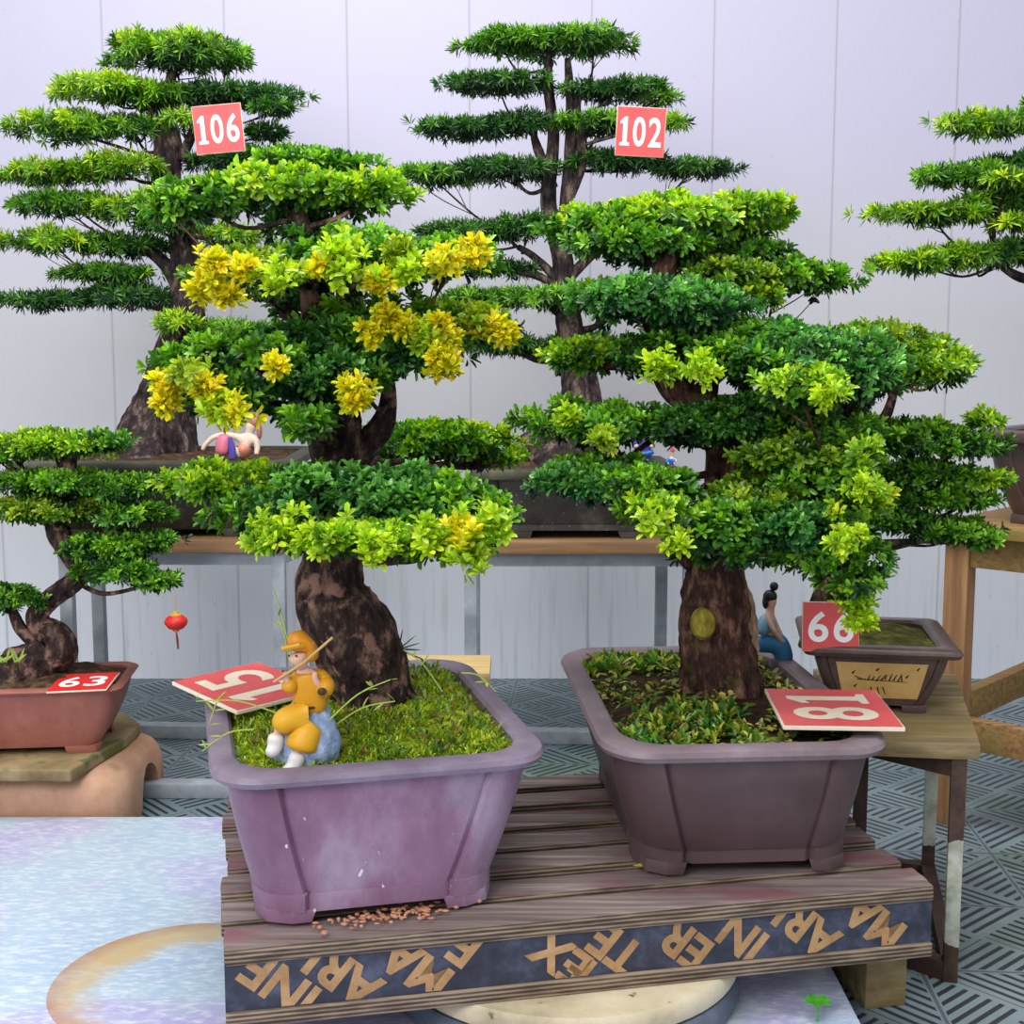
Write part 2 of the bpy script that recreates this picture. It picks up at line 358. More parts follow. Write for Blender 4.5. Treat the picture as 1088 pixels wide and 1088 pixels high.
# ------------------------------------------------------------------ foliage
def leaves(name, C, A, col, K, L, W, parent, seed, spread=(12, 85), blunt=False, jit=.22, tuft=.9):
    """C, A: cluster centres and axes (N,3); col (N,3); K leaves on each"""
    rng = np.random.default_rng(seed); N = len(C)
    A = A / np.linalg.norm(A, axis=1, keepdims=True)
    ref = np.where(np.abs(A[:, 2:3]) < .9, np.array([[0, 0, 1.0]]), np.array([[1.0, 0, 0]]))
    X = np.cross(A, ref); X /= np.linalg.norm(X, axis=1, keepdims=True); Yv = np.cross(A, X)
    C, A, X, Yv, col = [np.repeat(q, K, 0) for q in (C, A, X, Yv, col)]
    n = N * K; k = np.tile(np.arange(K), N)
    az = k * 2.39996 + np.repeat(rng.uniform(0, 6.28, N), K) + rng.normal(0, .2, n)
    el = np.radians(spread[0] + (spread[1] - spread[0]) * ((k + .5) / K) + rng.normal(0, 8, n))
    d = A * np.cos(el)[:, None] + (X * np.cos(az)[:, None] + Yv * np.sin(az)[:, None]) * np.sin(el)[:, None]
    up = A + np.array([0, 0, .35]); s = np.cross(d, up); s /= (np.linalg.norm(s, axis=1, keepdims=True) + 1e-9)
    nn = np.cross(s, d)
    l = (L * rng.uniform(.7, 1.25, n))[:, None]; w = (W * rng.uniform(.75, 1.2, n))[:, None]
    base = C + d * l * .08 + A * (L * tuft * (1 - (k + .5) / K))[:, None]
    t1, t2, w2 = (.42, .84, .46) if blunt else (.34, .74, .42)
    fold = w * .22; dr = l * rng.uniform(.02, .22, n)[:, None]
    V = np.empty((n, 6, 3))
    V[:, 0] = base
    V[:, 1] = base + d * l * t1 + s * w * .5 + nn * fold
    V[:, 2] = base + d * l * t2 + s * w * w2 + nn * (fold - dr * .5)
    V[:, 3] = base + d * l - nn * dr
    V[:, 4] = base + d * l * t2 - s * w * w2 + nn * (fold - dr * .5)
    V[:, 5] = base + d * l * t1 - s * w * .5 + nn * fold
    me = bpy.data.meshes.new(name)
    me.vertices.add(n * 6); me.vertices.foreach_set('co', V.reshape(-1).astype(np.float32))
    i = (np.arange(n) * 6)[:, None]
    q = np.concatenate([i + np.array([[0, 1, 2, 3]]), i + np.array([[0, 3, 4, 5]])], 1).reshape(-1).astype(np.int32)
    me.loops.add(n * 8); me.loops.foreach_set('vertex_index', q)
    me.polygons.add(n * 2); me.polygons.foreach_set('loop_start', np.arange(0, n * 8, 4, dtype=np.int32))
    me.update(calc_edges=True)
    cc = col * (1 + rng.normal(0, jit, n))[:, None]; cc = np.clip(cc, .004, 1)
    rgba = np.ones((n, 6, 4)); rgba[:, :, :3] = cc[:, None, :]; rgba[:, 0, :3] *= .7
    at_ = me.color_attributes.new('Col', 'FLOAT_COLOR', 'POINT'); at_.data.foreach_set('color', rgba.reshape(-1).astype(np.float32))
    return link(name, me, M['leaf'], parent)
PAL = {   # under (shade below the pad put into the colour), body, tips (linear)
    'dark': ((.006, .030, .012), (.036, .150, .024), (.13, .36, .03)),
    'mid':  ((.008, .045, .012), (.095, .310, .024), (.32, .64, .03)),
    'blue': ((.006, .042, .016), (.065, .260, .045), (.24, .57, .10)),  # bluish-green glare on the leaves put into their colour
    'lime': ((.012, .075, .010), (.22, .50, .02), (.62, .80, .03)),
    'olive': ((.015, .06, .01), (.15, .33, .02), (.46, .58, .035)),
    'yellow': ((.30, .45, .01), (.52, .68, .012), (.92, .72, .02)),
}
def pad(parent, px, py, hw, hh, Y, tint, seed, L=.030, W=.0065, K=11, dens=1.0, depth=None, name='foliage_pad'):
    needle = W / L < .3; tuft, upz = (.25, .38) if needle else (.5, .8)
    rng = np.random.default_rng(seed)
    c = np.array(at(px, py, Y)); s = Y / F
    rx = max(hw * s - L * .7, .02); rz = max(hh * s - L * (.36 if needle else .45), .006); ry = depth if depth else min(max(rx * .62, .05), .16)
    N = int(dens * (rx * ry * math.pi) / (L * .62) ** 2 * 2.0 + 16)
    th = rng.uniform(0, 2 * math.pi, N); r = np.sqrt(rng.uniform(0, 1, N)); r = np.where(rng.uniform(0, 1, N) < .07, rng.uniform(.95, 1.2, N), r)
    ph = rng.uniform(0, 6.28, 3)
    lob = 1 + .16 * np.sin(3 * th + ph[0]) + .13 * np.sin(5 * th + ph[1]) + .11 * np.sin(9 * th + ph[2]) + .08 * np.sin(14 * th + ph[0])
    keep = np.array([noise.noise(Vector((float(a) * math.cos(t_) * 2.6 + seed, float(a) * math.sin(t_) * 2.6, seed * .71))) > -.20 - .35 * (1 - a) for a, t_ in zip(r, th)])
    th, r, lob = th[keep], r[keep], lob[keep]; N = len(th)
    rr = r * lob
    x, y = rr * np.cos(th), rr * np.sin(th)
    hump = np.array([noise.noise(Vector((float(a) * 2.3 + seed, float(b_) * 2.3, seed * .37))) for a, b_ in zip(x, y)])
    dome = np.sqrt(np.clip(1 - r ** 2, 0, 1))
    u = rng.uniform(0, 1, N)
    top = u > .38
    z = np.where(top, .10 + .62 * dome + .75 * hump - .15, rng.uniform(-.9, .3, N) * (.3 + .6 * dome) + .35 * hump)
    P = np.stack([x * rx, y * ry, z * rz], 1) + c
    A = np.stack([np.cos(th) * r * 1.1, np.sin(th) * r * 1.1, np.where(top, upz, .02) + rng.normal(0, .15, N)], 1) + rng.normal(0, .22, (N, 3))
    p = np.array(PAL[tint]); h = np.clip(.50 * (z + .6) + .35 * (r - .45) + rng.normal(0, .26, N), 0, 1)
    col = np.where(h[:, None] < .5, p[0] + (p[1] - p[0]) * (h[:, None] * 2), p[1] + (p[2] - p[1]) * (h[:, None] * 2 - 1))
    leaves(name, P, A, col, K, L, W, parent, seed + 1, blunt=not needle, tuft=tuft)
    return Vector(c), rx, ry, rz
def clump(parent, px, py, Y, tint, seed, r=.03, L=.03, W=.007, name='foliage_pad'):
    rng = np.random.default_rng(seed); N = 26
    c = np.array(at(px, py, Y)); P = c + rng.normal(0, 1, (N, 3)) * np.array([r, r, r * .8]) * .36
    A = rng.normal(0, .5, (N, 3)) + np.array([0, -.3, .7]); p = np.array(PAL[tint]); h = rng.uniform(.3, 1, N)[:, None]
    leaves(name, P, A, p[1] + (p[2] - p[1]) * h, 9, L * .95, W * .95, parent, seed, blunt=W / L > .3, tuft=.4)
def branch_to(mb, start, r0, c, rx, ry, rz, seed, twigs=5):
    rnd = random.Random(seed); end = c + Vector((0, 0, -rz * .25))
    mid = start.lerp(end, .5) + Vector((rnd.uniform(-.02, .02), rnd.uniform(-.02, .02), rnd.uniform(-.035, .005)))
    P, Rr = smooth_path([start, mid, end], [r0, r0 * .75, r0 * .5], 6)
    mb.tube(P, Rr, 7)
    for _ in range(twigs):
        a = rnd.uniform(0, 6.28); t = rnd.uniform(.45, .9)
        q = P[rnd.randint(len(P) // 2, len(P) - 1)]
        e = c + Vector((math.cos(a) * rx * t, math.sin(a) * ry * t, -rz * rnd.uniform(0, .35)))
        m = q.lerp(e, .5) + Vector((0, 0, rnd.uniform(-.015, .01)))
        pp, r2 = smooth_path([q, m, e], [r0 * .42, r0 * .3, r0 * .14], 4); mb.tube(pp, r2, 5)
def tree(parent, Y0, trunk, pads, barkm, seed, stems=(), clumps=(), L=.03, W=.0065, K=11, dens=1.0, flare=.06, amp=.13, br=.35, weep=False):
    s = Y0 / F
    def pt(q): return at(q[0], q[1], Y0 + (q[3] if len(q) > 3 else 0))
    tp = [pt(q) for q in trunk]; tr = [q[2] * s for q in trunk]
    v, f = bark_tube(tp, tr, seed=seed, flare=flare, amp=amp)
    tk = link('trunk', mesh('trunk', v, f), barkm, parent)
    anchors = [(p, r) for p, r in zip(*smooth_path(tp, tr, 4))]
    for i, st in enumerate(stems):
        sp = [pt(q) for q in st]; sr = [q[2] * s for q in st]
        v, f = bark_tube(sp, sr, n=14, k=6, seed=seed + i + 5, amp=.12)
        link('branch', mesh('branch', v, f), barkm, parent)
        anchors += list(zip(*smooth_path(sp, sr, 4)))
    for i, (px, py, hw, hh, dY, tint) in enumerate(pads):
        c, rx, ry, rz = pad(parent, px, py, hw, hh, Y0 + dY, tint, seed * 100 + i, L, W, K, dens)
        best = min(anchors, key=lambda a: (a[0] - c - Vector((0, 0, -.05))).length + ((.25 if a[0].z > c.z else 0) if not (weep and py > 470) else (.4 if a[0].z < c.z else 0)))
        mb = MB(); branch_to(mb, best[0], min(max(best[1] * br, .004), .014), c, rx, ry, rz, seed * 50 + i)
        mb.build('branch', barkm, parent, smooth=True)
    for i, (px, py, dY, tint, r) in enumerate(clumps):
        clump(parent, px, py, Y0 + dY, tint, seed * 1000 + i, r, L, W * 1.1)
    return tk
# ------------------------------------------------------------------ pots
def outline(a, b_, ca, cb, groove=.0, n=7):
    """rounded rectangle, optional groove where the straight sides meet the rounded corner lobes"""
    pts = []
    for sx, sy, fl in ((1, -1, 0), (1, 1, 1), (-1, 1, 0), (-1, -1, 1)):
        arc = []
        for i in range(n + 1):
            t = i / n * math.pi / 2
            arc.append((sx * (a - ca + ca * math.sin(t)), sy * (b_ - cb + cb * math.cos(t))))
        e = min(ca, cb) * .22
        p0 = (sx * (a - ca - e), sy * b_); p1 = (sx * a, sy * (b_ - cb - e))
        g0 = (sx * (a - ca - e * .4), sy * (b_ - groove)); g1 = (sx * (a - groove), sy * (b_ - cb - e * .4))
        q = [p0, g0] + arc + [g1, p1]
        pts += q if not fl else q[::-1]
    return pts
def loft(mb, loops, closed_bottom=True, closed_top=False):
    n = len(loops[0]); vs = [p for l in loops for p in l]
    fs = [(j * n + i, j * n + (i + 1) % n, (j + 1) * n + (i + 1) % n, (j + 1) * n + i) for j in range(len(loops) - 1) for i in range(n)]
    if closed_bottom: fs.append(tuple(range(n - 1, -1, -1)))
    if closed_top: fs.append(tuple((len(loops) - 1) * n + i for i in range(n)))
    mb.add(vs, fs)
def pot(parent, c, yaw, top, base, z0, z1, corner, mats, soil, groove=.007, lip=.03, liph=.024, foot=.02, footw=.30, soil_drop=.025, dome=.015, curve=0.0, cb_off=(0, 0), th=.02, band=0.0, seed=0, shallow=None):
    """top, base = half sizes of rim (outer) and base; z0 ground, z1 rim top; returns a function giving the soil height"""
    Mx = Matrix.Rotation(yaw, 3, 'Z'); C = Vector((c[0], c[1], 0))
    def w(pts, z, off=(0, 0)): return [C + Mx @ Vector((p[0] + off[0], p[1] + off[1], 0)) + Vector((0, 0, z)) for p in pts]
    ta, tb = top[0] - lip, top[1] - lip; ba, bb = base; zb = z0 + foot; zr = z1 - liph
    mb = MB(); loops = []
    K = 8
    for i in range(K + 1):
        t = i / K; g = t + curve * math.sin(t * math.pi)
        a, b2 = ba + (ta - ba) * g, bb + (tb - bb) * g
        if band and i == 0: a += .006; b2 += .006
        loops.append(w(outline(a, b2, corner[0], corner[1], groove), zb + (zr - zb) * t, (cb_off[0] * (1 - t), cb_off[1] * (1 - t))))
        if band and i == 0:
            loops.append(w(outline(a, b2, corner[0], corner[1], groove), zb + band, cb_off)); loops.append(w(outline(a - .006, b2 - .006, corner[0], corner[1], groove), zb + band + .003, cb_off))
    loops.append(w(outline(ta - th, tb - th, corner[0], corner[1], 0), zr))
    loops.append(w(outline(ta - th * 1.1, tb - th * 1.1, corner[0], corner[1], 0), z1 - soil_drop - .03))
    loft(mb, loops, True, True)
    body = mb.build('pot', mats[0], parent, smooth=True)
    # rim lip: rounded profile
    mb = MB(); pr = [(-lip - th, zr - .004), (-.004, zr - .002), (0, zr + liph * .35), (-.003, z1 - .004), (-.010, z1), (-lip - th + .006, z1), (-lip - th, z1 - .006), (-lip - th, zr - .004)]
    loft(mb, [w(outline(top[0] + q, top[1] + q, corner[0] * 1.05, corner[1] * 1.05, 0), z) for q, z in pr], False, False)
    rim = mb.build('rim', mats[1], body, smooth=True)
    # feet at the corners
    if foot > .004:
        for sx in (-1, 1):
            for sy in (-1, 1):
                mb = MB(); fw, fd = ba * footw, bb * footw
                x1, y1 = sx * (ba + .004), sy * (bb + .004); r = min(corner[0], fw) * .8; ry_ = min(corner[1], fd) * .8
                poly = [(x1, y1 - sy * ry_), (x1 - sx * r * .3, y1 - sy * ry_ * .3), (x1 - sx * r, y1), (x1 - sx * (fw + .02), y1), (x1 - sx * fw, y1 - sy * fd), (x1, y1 - sy * (fd + .02))]
                lo = [(x1 + (p[0] - x1) * .92 , y1 + (p[1] - y1) * .92) for p in poly]
                loft(mb, [w(lo, z0, cb_off), w(poly, zb + .002, cb_off)] if sx * sy > 0 else [w(lo[::-1], z0, cb_off), w(poly[::-1], zb + .002, cb_off)], True, True)
                mb.build('foot', mats[0], body, bevel=.002)
    # soil
    mb = MB(); n = 9; loops = []
    zs = z1 - soil_drop
    def hz(x, y, t): return zs + dome * (1 - t * t) + noise.noise(Vector((x * 16, y * 16, seed))) * .009 + noise.noise(Vector((x * 50, y * 50, seed))) * .004
    ol = outline(ta - th * .98, tb - th * .98, corner[0], corner[1], 0, 9)
    for i in range(n):
        t = 1 - i / n
        loops.append([p + Vector((0, 0, hz(p.x, p.y, t))) for p in w([(q[0] * t, q[1] * t) for q in ol], 0)])
    loft(mb, loops, False, False)
    k = len(ol); ctr = C + Vector((0, 0, zs + dome)); nn = len(mb.v); mb.v.append(ctr); o0 = (n - 1) * k
    mb.f += [(o0 + i, o0 + (i + 1) % k, nn) for i in range(k)]
    mb.build('soil', soil, parent, smooth=True)
    def inside(u, v_):  # unit square -> world point on the soil
        a, b2 = (ta - th) * .96, (tb - th) * .96
        p = C + Mx @ Vector((u * a, v_ * b2, 0)); t = max(abs(u), abs(v_))
        return Vector((p.x, p.y, hz(p.x, p.y, t)))
    return inside
def moss(parent, inside, N, seed, cols, L=.012, W=.004, region=lambda u, v: True, name='moss', K=6, spread=(15, 75), lift=0.0):
    rng = np.random.default_rng(seed); P = []; 
    while len(P) < N:
        u, v = rng.uniform(-1, 1, 2)
        if abs(u) > .88 and abs(v) > .88: continue
        if region(u, v): P.append(inside(u, v) + Vector((0, 0, lift)))
    P = np.array([tuple(p) for p in P]); A = rng.normal(0, .35, (N, 3)) + np.array([0, 0, 1])
    cc = np.array(cols); col = cc[rng.integers(0, len(cc), N)]
    return leaves(name, P, A, col, K, L, W, parent, seed, spread, jit=.25)
# ------------------------------------------------------------------ text and number signs
def raw_text(s, size=1.0, off=0.0):
    cu = bpy.data.curves.new('lettering', 'FONT'); cu.body = s; cu.size = size; cu.offset = off; cu.align_x = 'LEFT'; cu.align_y = 'BOTTOM_BASELINE'; cu.resolution_u = 4
    o = bpy.data.objects.new('lettering', cu); COL.objects.link(o)
    dg = bpy.context.evaluated_depsgraph_get(); dg.update()
    me = bpy.data.meshes.new_from_object(o.evaluated_get(dg))
    vs = [v.co.copy() for v in me.vertices]; fs = [tuple(p.vertices) for p in me.polygons]
    bpy.data.objects.remove(o); bpy.data.meshes.remove(me); bpy.data.curves.remove(cu)
    return vs, fs
def centred(vs, fs, xs=1.0):
    xa, xb = min(v.x for v in vs), max(v.x for v in vs); ya, yb = min(v.y for v in vs), max(v.y for v in vs)
    cx, cy = (xa + xb) / 2, (ya + yb) / 2
    return [Vector(((v.x - cx) * xs, v.y - cy, 0)) for v in vs], fs, (xb - xa) * xs, yb - ya
def text_geo(s, size=1.0, off=0.0, xs=1.0):
    return centred(*raw_text(s, size, off), xs)
def digit_geo(s):
    """number with condensed bold figures; the 1 has a flag and a foot like the painted one"""
    vs, fs, x = [], [], 0.0
    for c in s:
        if c == '1':
            v = [Vector(q + (0,)) for q in ((.02, 0), (.36, 0), (.36, .07), (.27, .09), (.27, .74), (.17, .74), (.02, .62), (.02, .55), (.12, .58), (.12, .09), (.02, .07))]; f = [(0, 1, 2, 3, 9, 10), (3, 4, 5, 8, 9), (5, 6, 7, 8)]
        else:
            v, f = raw_text(c, 1.0, .018); a, b = min(p.x for p in v), max(p.x for p in v); lo, hi = min(p.y for p in v), max(p.y for p in v)
            v = [Vector(((p.x - a) / (b - a) * .44, (p.y - lo) / (hi - lo) * .76 - .01, 0)) for p in v]
        n = len(vs); w = max(p.x for p in v)
        vs += [p + Vector((x, 0, 0)) for p in v]; fs += [tuple(i + n for i in q) for q in f]; x += w + .11
    return centred(vs, fs)
def number_sign(s, org, u, v, w, h, label, turned=False, fill=(.74, .70), red='sign_red', tone='sign_white', th=.004):
    """org = lower-left corner, u, v = directions of the panel's sides"""
    u = Vector(u).normalized(); v = Vector(v); v = (v - u * v.dot(u)).normalized(); n = u.cross(v)
    org = Vector(org); c = org + u * w / 2 + v * h / 2
    root = empty('number_sign', c - v * h / 2, label, 'sign')
    Mx = Matrix((u, v, n)).transposed()
    def W(p): return c + Mx @ Vector(p)
    mb = MB(); rnd = random.Random(int(s))
    a, b_ = w / 2, h / 2
    mb.hexa([W(q) for q in [(-a, -b_, -th), (a, -b_, -th), (a, b_, -th), (-a, b_, -th), (-a, -b_, 0), (a, -b_, 0), (a, b_, 0), (-a, b_, 0)]])
    mb.build('panel', M['sign_cream'], root, bevel=.0008, seg=1)
    e = min(w, h) * .014; mb = MB(); ring = []
    for i in range(4):
        for t in np.linspace(0, 1, 9)[:-1]:
            k = [(-a, -b_), (a, -b_), (a, b_), (-a, b_)]; p, q = k[i], k[(i + 1) % 4]
            x, y = p[0] + (q[0] - p[0]) * t, p[1] + (q[1] - p[1]) * t; j = e * rnd.uniform(.5, 1.15)
            ring.append((x - math.copysign(j, x) if abs(x) > a * .98 else x, y - math.copysign(j, y) if abs(y) > b_ * .98 else y))
    mb.add([W((x, y, .0006)) for x, y in ring], [tuple(range(len(ring)))])
    mb.build('painted_face', M[red], root)
    tv, tf, tw, thh = digit_geo(s)
    W2, H2 = (w, h) if not turned else (h, w)
    sx, sy = W2 * fill[0] / tw, H2 * fill[1] / thh
    mb = MB(); vs = []
    for p in tv:
        x, y = p.x * sx, p.y * sy
        if turned: x, y = -y, x
        vs.append(W((x, y, .0012)))
    mb.add(vs, tf); mb.build('digits', M[tone], root)
    return root
# ------------------------------------------------------------------ skinned figures
def skin(name, nodes, edges, mat, parent, sub=2):
    """nodes: (x, y, z, radius) in world coordinates; grows one continuous surface"""
    me = bpy.data.meshes.new(name); me.from_pydata([n[:3] for n in nodes], edges, [])
    o = bpy.data.objects.new(name, me); COL.objects.link(o)
    o.modifiers.new('s', 'SKIN'); ss = o.modifiers.new('u', 'SUBSURF'); ss.levels = sub; ss.render_levels = sub
    sv = me.skin_vertices[0].data
    for i, n in enumerate(nodes):
        r = n[3]; sv[i].radius = (r, r) if not isinstance(r, tuple) else r
    sv[0].use_root = True
    dg = bpy.context.evaluated_depsgraph_get(); dg.update()
    m2 = bpy.data.meshes.new_from_object(o.evaluated_get(dg)); m2.name = name
    bpy.data.objects.remove(o); bpy.data.meshes.remove(me)
    m2.materials.clear()
    return link(name, m2, mat, parent)
def ball(mb, c, r, n=12):
    if not hasattr(r, '__len__'): r = (r, r, r)
    c = Vector(c); vs = []; k = n // 2 + 1
    for j in range(1, k):
        t = math.pi * j / k
        for i in range(n):
            a = 2 * math.pi * i / n; vs.append(c + Vector((r[0] * math.sin(t) * math.cos(a), r[1] * math.sin(t) * math.sin(a), -r[2] * math.cos(t))))
    m = k - 1; vs += [c - Vector((0, 0, r[2])), c + Vector((0, 0, r[2]))]
    fs = [(j * n + i, j * n + (i + 1) % n, (j + 1) * n + (i + 1) % n, (j + 1) * n + i) for j in range(m - 1) for i in range(n)]
    fs += [(m * n, (i + 1) % n, i) for i in range(n)] + [(m * n + 1, (m - 1) * n + i, (m - 1) * n + (i + 1) % n) for i in range(n)]
    mb.add(vs, fs)
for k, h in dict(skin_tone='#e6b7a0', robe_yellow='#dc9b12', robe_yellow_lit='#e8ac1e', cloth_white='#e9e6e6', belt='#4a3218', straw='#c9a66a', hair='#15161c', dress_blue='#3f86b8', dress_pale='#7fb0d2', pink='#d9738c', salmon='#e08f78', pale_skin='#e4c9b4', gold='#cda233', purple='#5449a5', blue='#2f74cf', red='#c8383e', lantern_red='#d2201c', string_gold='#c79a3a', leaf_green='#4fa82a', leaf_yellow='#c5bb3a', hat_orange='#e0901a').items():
    M[k] = plain(k, h, .45)
M['rock_blue'] = mottled('rock_blue', [(.3, '#6f86ad'), (.5, '#93a9cd'), (.72, '#c3d2e8')], 45, .55, .6, .004)
M['grit'] = mottled('grit', [(.3, '#a0644e'), (.55, '#c58a6e'), (.75, '#dcae92')], 60, .8, .2)
# ------------------------------------------------------------------ white-blue board, turntable, pallet
b = MB(); b.box((-.714, 2.18, .03), (2.572, 1.66, .06)); o = b.build('board', M['board'], loc=(-.714, 2.18, 0), bevel=.006)
ORG_BOARD = Vector((-.714, 2.18, 0))
tag(o, 'pale blue-white sheet board on the floor with a rusty crescent stain, under the pallet', 'board')
PT, PB = .276, .145
FL, FR, BL, BR = Vector((-.427, 1.860, 0)), Vector((.703, 2.101, 0)), Vector((-.58, 2.575, 0)), Vector((.585, 2.80, 0))
tt = empty('turntable', (.095, 2.19, .06), 'round wooden turntable with a dark metal rim under the slatted pallet', 'turntable')
b = MB(); b.lathe([(.285, .0), (.297, .004), (.30, .012), (.30, .040), (.295, .047), (.28, .047)], (.095, 2.19, .0602), 64); b.build('base', M['turn_metal'], tt, smooth=True)
b = MB(); b.lathe([(.288, .0), (.296, .004), (.298, .012), (.298, .028), (.292, .036), (.05, .036)], (.095, 2.19, .108), 64); b.build('top_disc', M['turn_wood'], tt, smooth=True)
ud = (FR - FL).normalized(); vd = Vector((-ud.y, ud.x, 0)); PLEN = (FR - FL).length
pal = empty('pallet', tuple((FL + FR + BL + BR) / 4 + Vector((0, 0, PB))), 'weathered slatted wooden pallet with printed plywood edge holding the two big pots', 'pallet')
rnd = random.Random(4); NS = 7
for i in range(NS):
    t0, t1 = i / NS, (i + .70) / NS
    if i == 0: t0, t1 = 0, .112
    a0, a1 = FL.lerp(BL, t0), FL.lerp(BL, t1); c0, c1 = FR.lerp(BR, t0), FR.lerp(BR, t1)
    e0, e1 = (rnd.uniform(-.006, .008), rnd.uniform(-.02, .006)) if i else (0, 0)
    dz = rnd.uniform(-.004, .0); k = ud
    q = [a0 + k * e0, c0 + k * e1, c1 + k * e1, a1 + k * e0]
    b = MB(); b.hexa([p + Vector((0, 0, PT - .029 + dz)) for p in q] + [p + Vector((0, 0, PT - .003 + dz)) for p in q])
    o = b.build('slat', M['slat'], pal, bevel=.004, cuts=10, jitter=.0022)
    o.data.materials.append(M['laminate'])
    for p in o.data.polygons:
        if abs(p.normal.z) < .6: p.material_index = 1
# front board with lettering and its bottom batten
def fp(t, z, d=0.0): return FL.lerp(FR, t) + Vector((0, 0, z)) + vd * d
b = MB(); b.hexa([fp(0, PB + .024, .006), fp(1, PB + .024, .006), fp(1, PB + .024, .03), fp(0, PB + .024, .03), fp(0, PT - .027, .006), fp(1, PT - .027, .006), fp(1, PT - .027, .03), fp(0, PT - .027, .03)])
fb = b.build('front_board', M['face_blue'], pal)
b = MB(); b.hexa([fp(0, PB, 0), fp(1, PB, 0), fp(1, PB, .085), fp(0, PB, .085), fp(0, PB + .024, 0), fp(1, PB + .024, 0), fp(1, PB + .024, .085), fp(0, PB + .024, .085)])
b.build('bottom_batten', M['laminate'], pal, bevel=.003, cuts=10, jitter=.0015)
for t in (.06, .5, .93):
    b = MB(); p0 = FL.lerp(FR, t) + vd * .034; p1 = BL.lerp(BR, t) - vd * .01
    b.bar(p0 + Vector((0, 0, PB + .0525)), p1 + Vector((0, 0, PB + .0525)), .09, .1045); b.build('stringer', M['slat_dark'], pal)
def clip_text(s, cx, cz, size, ang):
    tv, tf, tw, th_ = text_geo(s, size, size * .035, 1.0); ca, sa = math.cos(ang), math.sin(ang)
    z0, z1 = PB + .026, PT - .029
    bm = bmesh.new(); vv = [bm.verts.new((p.x * ca - p.y * sa + cx, 0, p.x * sa + p.y * ca + cz)) for p in tv]
    for f in tf:
        try: bm.faces.new([vv[i] for i in f])
        except ValueError: pass
    for co_, no in (((0, 0, z0), (0, 0, -1)), ((0, 0, z1), (0, 0, 1)), ((.004, 0, 0), (-1, 0, 0)), ((PLEN - .006, 0, 0), (1, 0, 0))):
        bmesh.ops.bisect_plane(bm, geom=bm.verts[:] + bm.edges[:] + bm.faces[:], plane_co=co_, plane_no=no, clear_outer=True)
    vs = [FL + ud * v.co.x + vd * .0052 + Vector((0, 0, v.co.z)) for v in bm.verts]; bm.verts.index_update()
    fs = [tuple(v.index for v in f.verts) for f in bm.faces]; bm.free(); return vs, fs
b = MB(); zc = (PB + PT) / 2 - .002
def fx(px): 
    r = Vector(((px - 544) / F, CP, 0)); # along the face at the given photo column
    t = ((FL.x * ud.y - FL.y * ud.x)) / (r.x * ud.y - r.y * ud.x); P_ = Vector((r.x * t, r.y * t, 0)); return (P_ - FL).dot(ud)
for s, px_, dz in (('INE', 285, -.002), ('ARI', 358, .0), ('MA', 436, .004), ('E', 492, .028), ('EX', 597, -.002), ('TE', 660, .002), ('ER', 735, .0), ('IN', 800, .0), ('ARI', 872, .004), ('MA', 944, .006), ('F', 618, -.03)):
    b = MB(); b.add(*clip_text(s, fx(px_), zc + dz, .080, R(140))); b.build('lettering', M['letter_tan'], fb)
# block under the right end
b = MB(); bd = Vector((-.2, 1, 0)).normalized(); bx = Vector((bd.y, -bd.x, 0)); c0 = Vector((.622, 2.20, 0))
q = [c0, c0 + bx * .078, c0 + bx * .078 + bd * .14, c0 + bd * .14]
b.hexa(q + [p + Vector((0, 0, PB - .001)) for p in q]); o = b.build('wood_block', M['wood_weathered'], loc=c0, bevel=.003, cuts=3, jitter=.002)
tag(o, 'short wooden block on the floor propping the right end of the pallet', 'block')
# grit, stray leaf, sprig
rng = random.Random(9); b = MB()
for _ in range(110):
    px_ = rng.gauss(415, 38); p = onz(px_, 973 - (px_ - 415) * .16 + rng.gauss(0, 5), PT)
    t = (p - FL).dot(vd)
    if t < .006 or t > .1: continue
    ball(b, p + Vector((0, 0, .002)), (rng.uniform(.002, .006), rng.uniform(.002, .005), rng.uniform(.0015, .003)), 6)
o = b.build('terracotta_grit', M['grit'], loc=onz(415, 973, PT), smooth=True); tag(o, 'crumbs of terracotta grit spilled on the front slat below the purple pot', 'grit', kind='stuff')
def single_leaf(mb, p, d, n, L, W):
    d = Vector(d).normalized(); s = d.cross(Vector(n)).normalized(); nn = s.cross(d)
    p = Vector(p); vs = [p, p + d * L * .3 + s * W * .5 + nn * W * .1, p + d * L * .7 + s * W * .42 + nn * W * .1, p + d * L, p + d * L * .7 - s * W * .42 + nn * W * .1, p + d * L * .3 - s * W * .5 + nn * W * .1]
    mb.add(vs, [(0, 1, 2, 3), (0, 3, 4, 5)])
b = MB(); p = onz(672, 922, PT) + Vector((0, 0, .004)); single_leaf(b, p, (1, -.25, .05), (0, 0, 1), .034, .014)
tag(b.build('fallen_leaf', M['leaf_yellow'], loc=p), 'single yellow-green fallen leaf on the pallet beside the brown pot foot', 'leaf')
sp = onz(868, 1086, .06); root = empty('sprig', sp, 'tiny bright green clover sprig lying on the pale board below the pallet', 'plant')
b = MB(); b.tube([sp + Vector((0, 0, .001)), sp + Vector((.003, .006, .018)), sp + Vector((.002, .01, .03))], [.0015, .0013, .001], 6); b.build('stem', M['leaf_green'], root)
b = MB()
for i in range(7):
    a = i / 7 * 6.28; single_leaf(b, sp + Vector((.002, .01, .029)), (math.cos(a), math.sin(a) * .8, .12), (0, 0, 1), .026, .014)
b.build('leaf_cluster', M['leaf_green'], root)
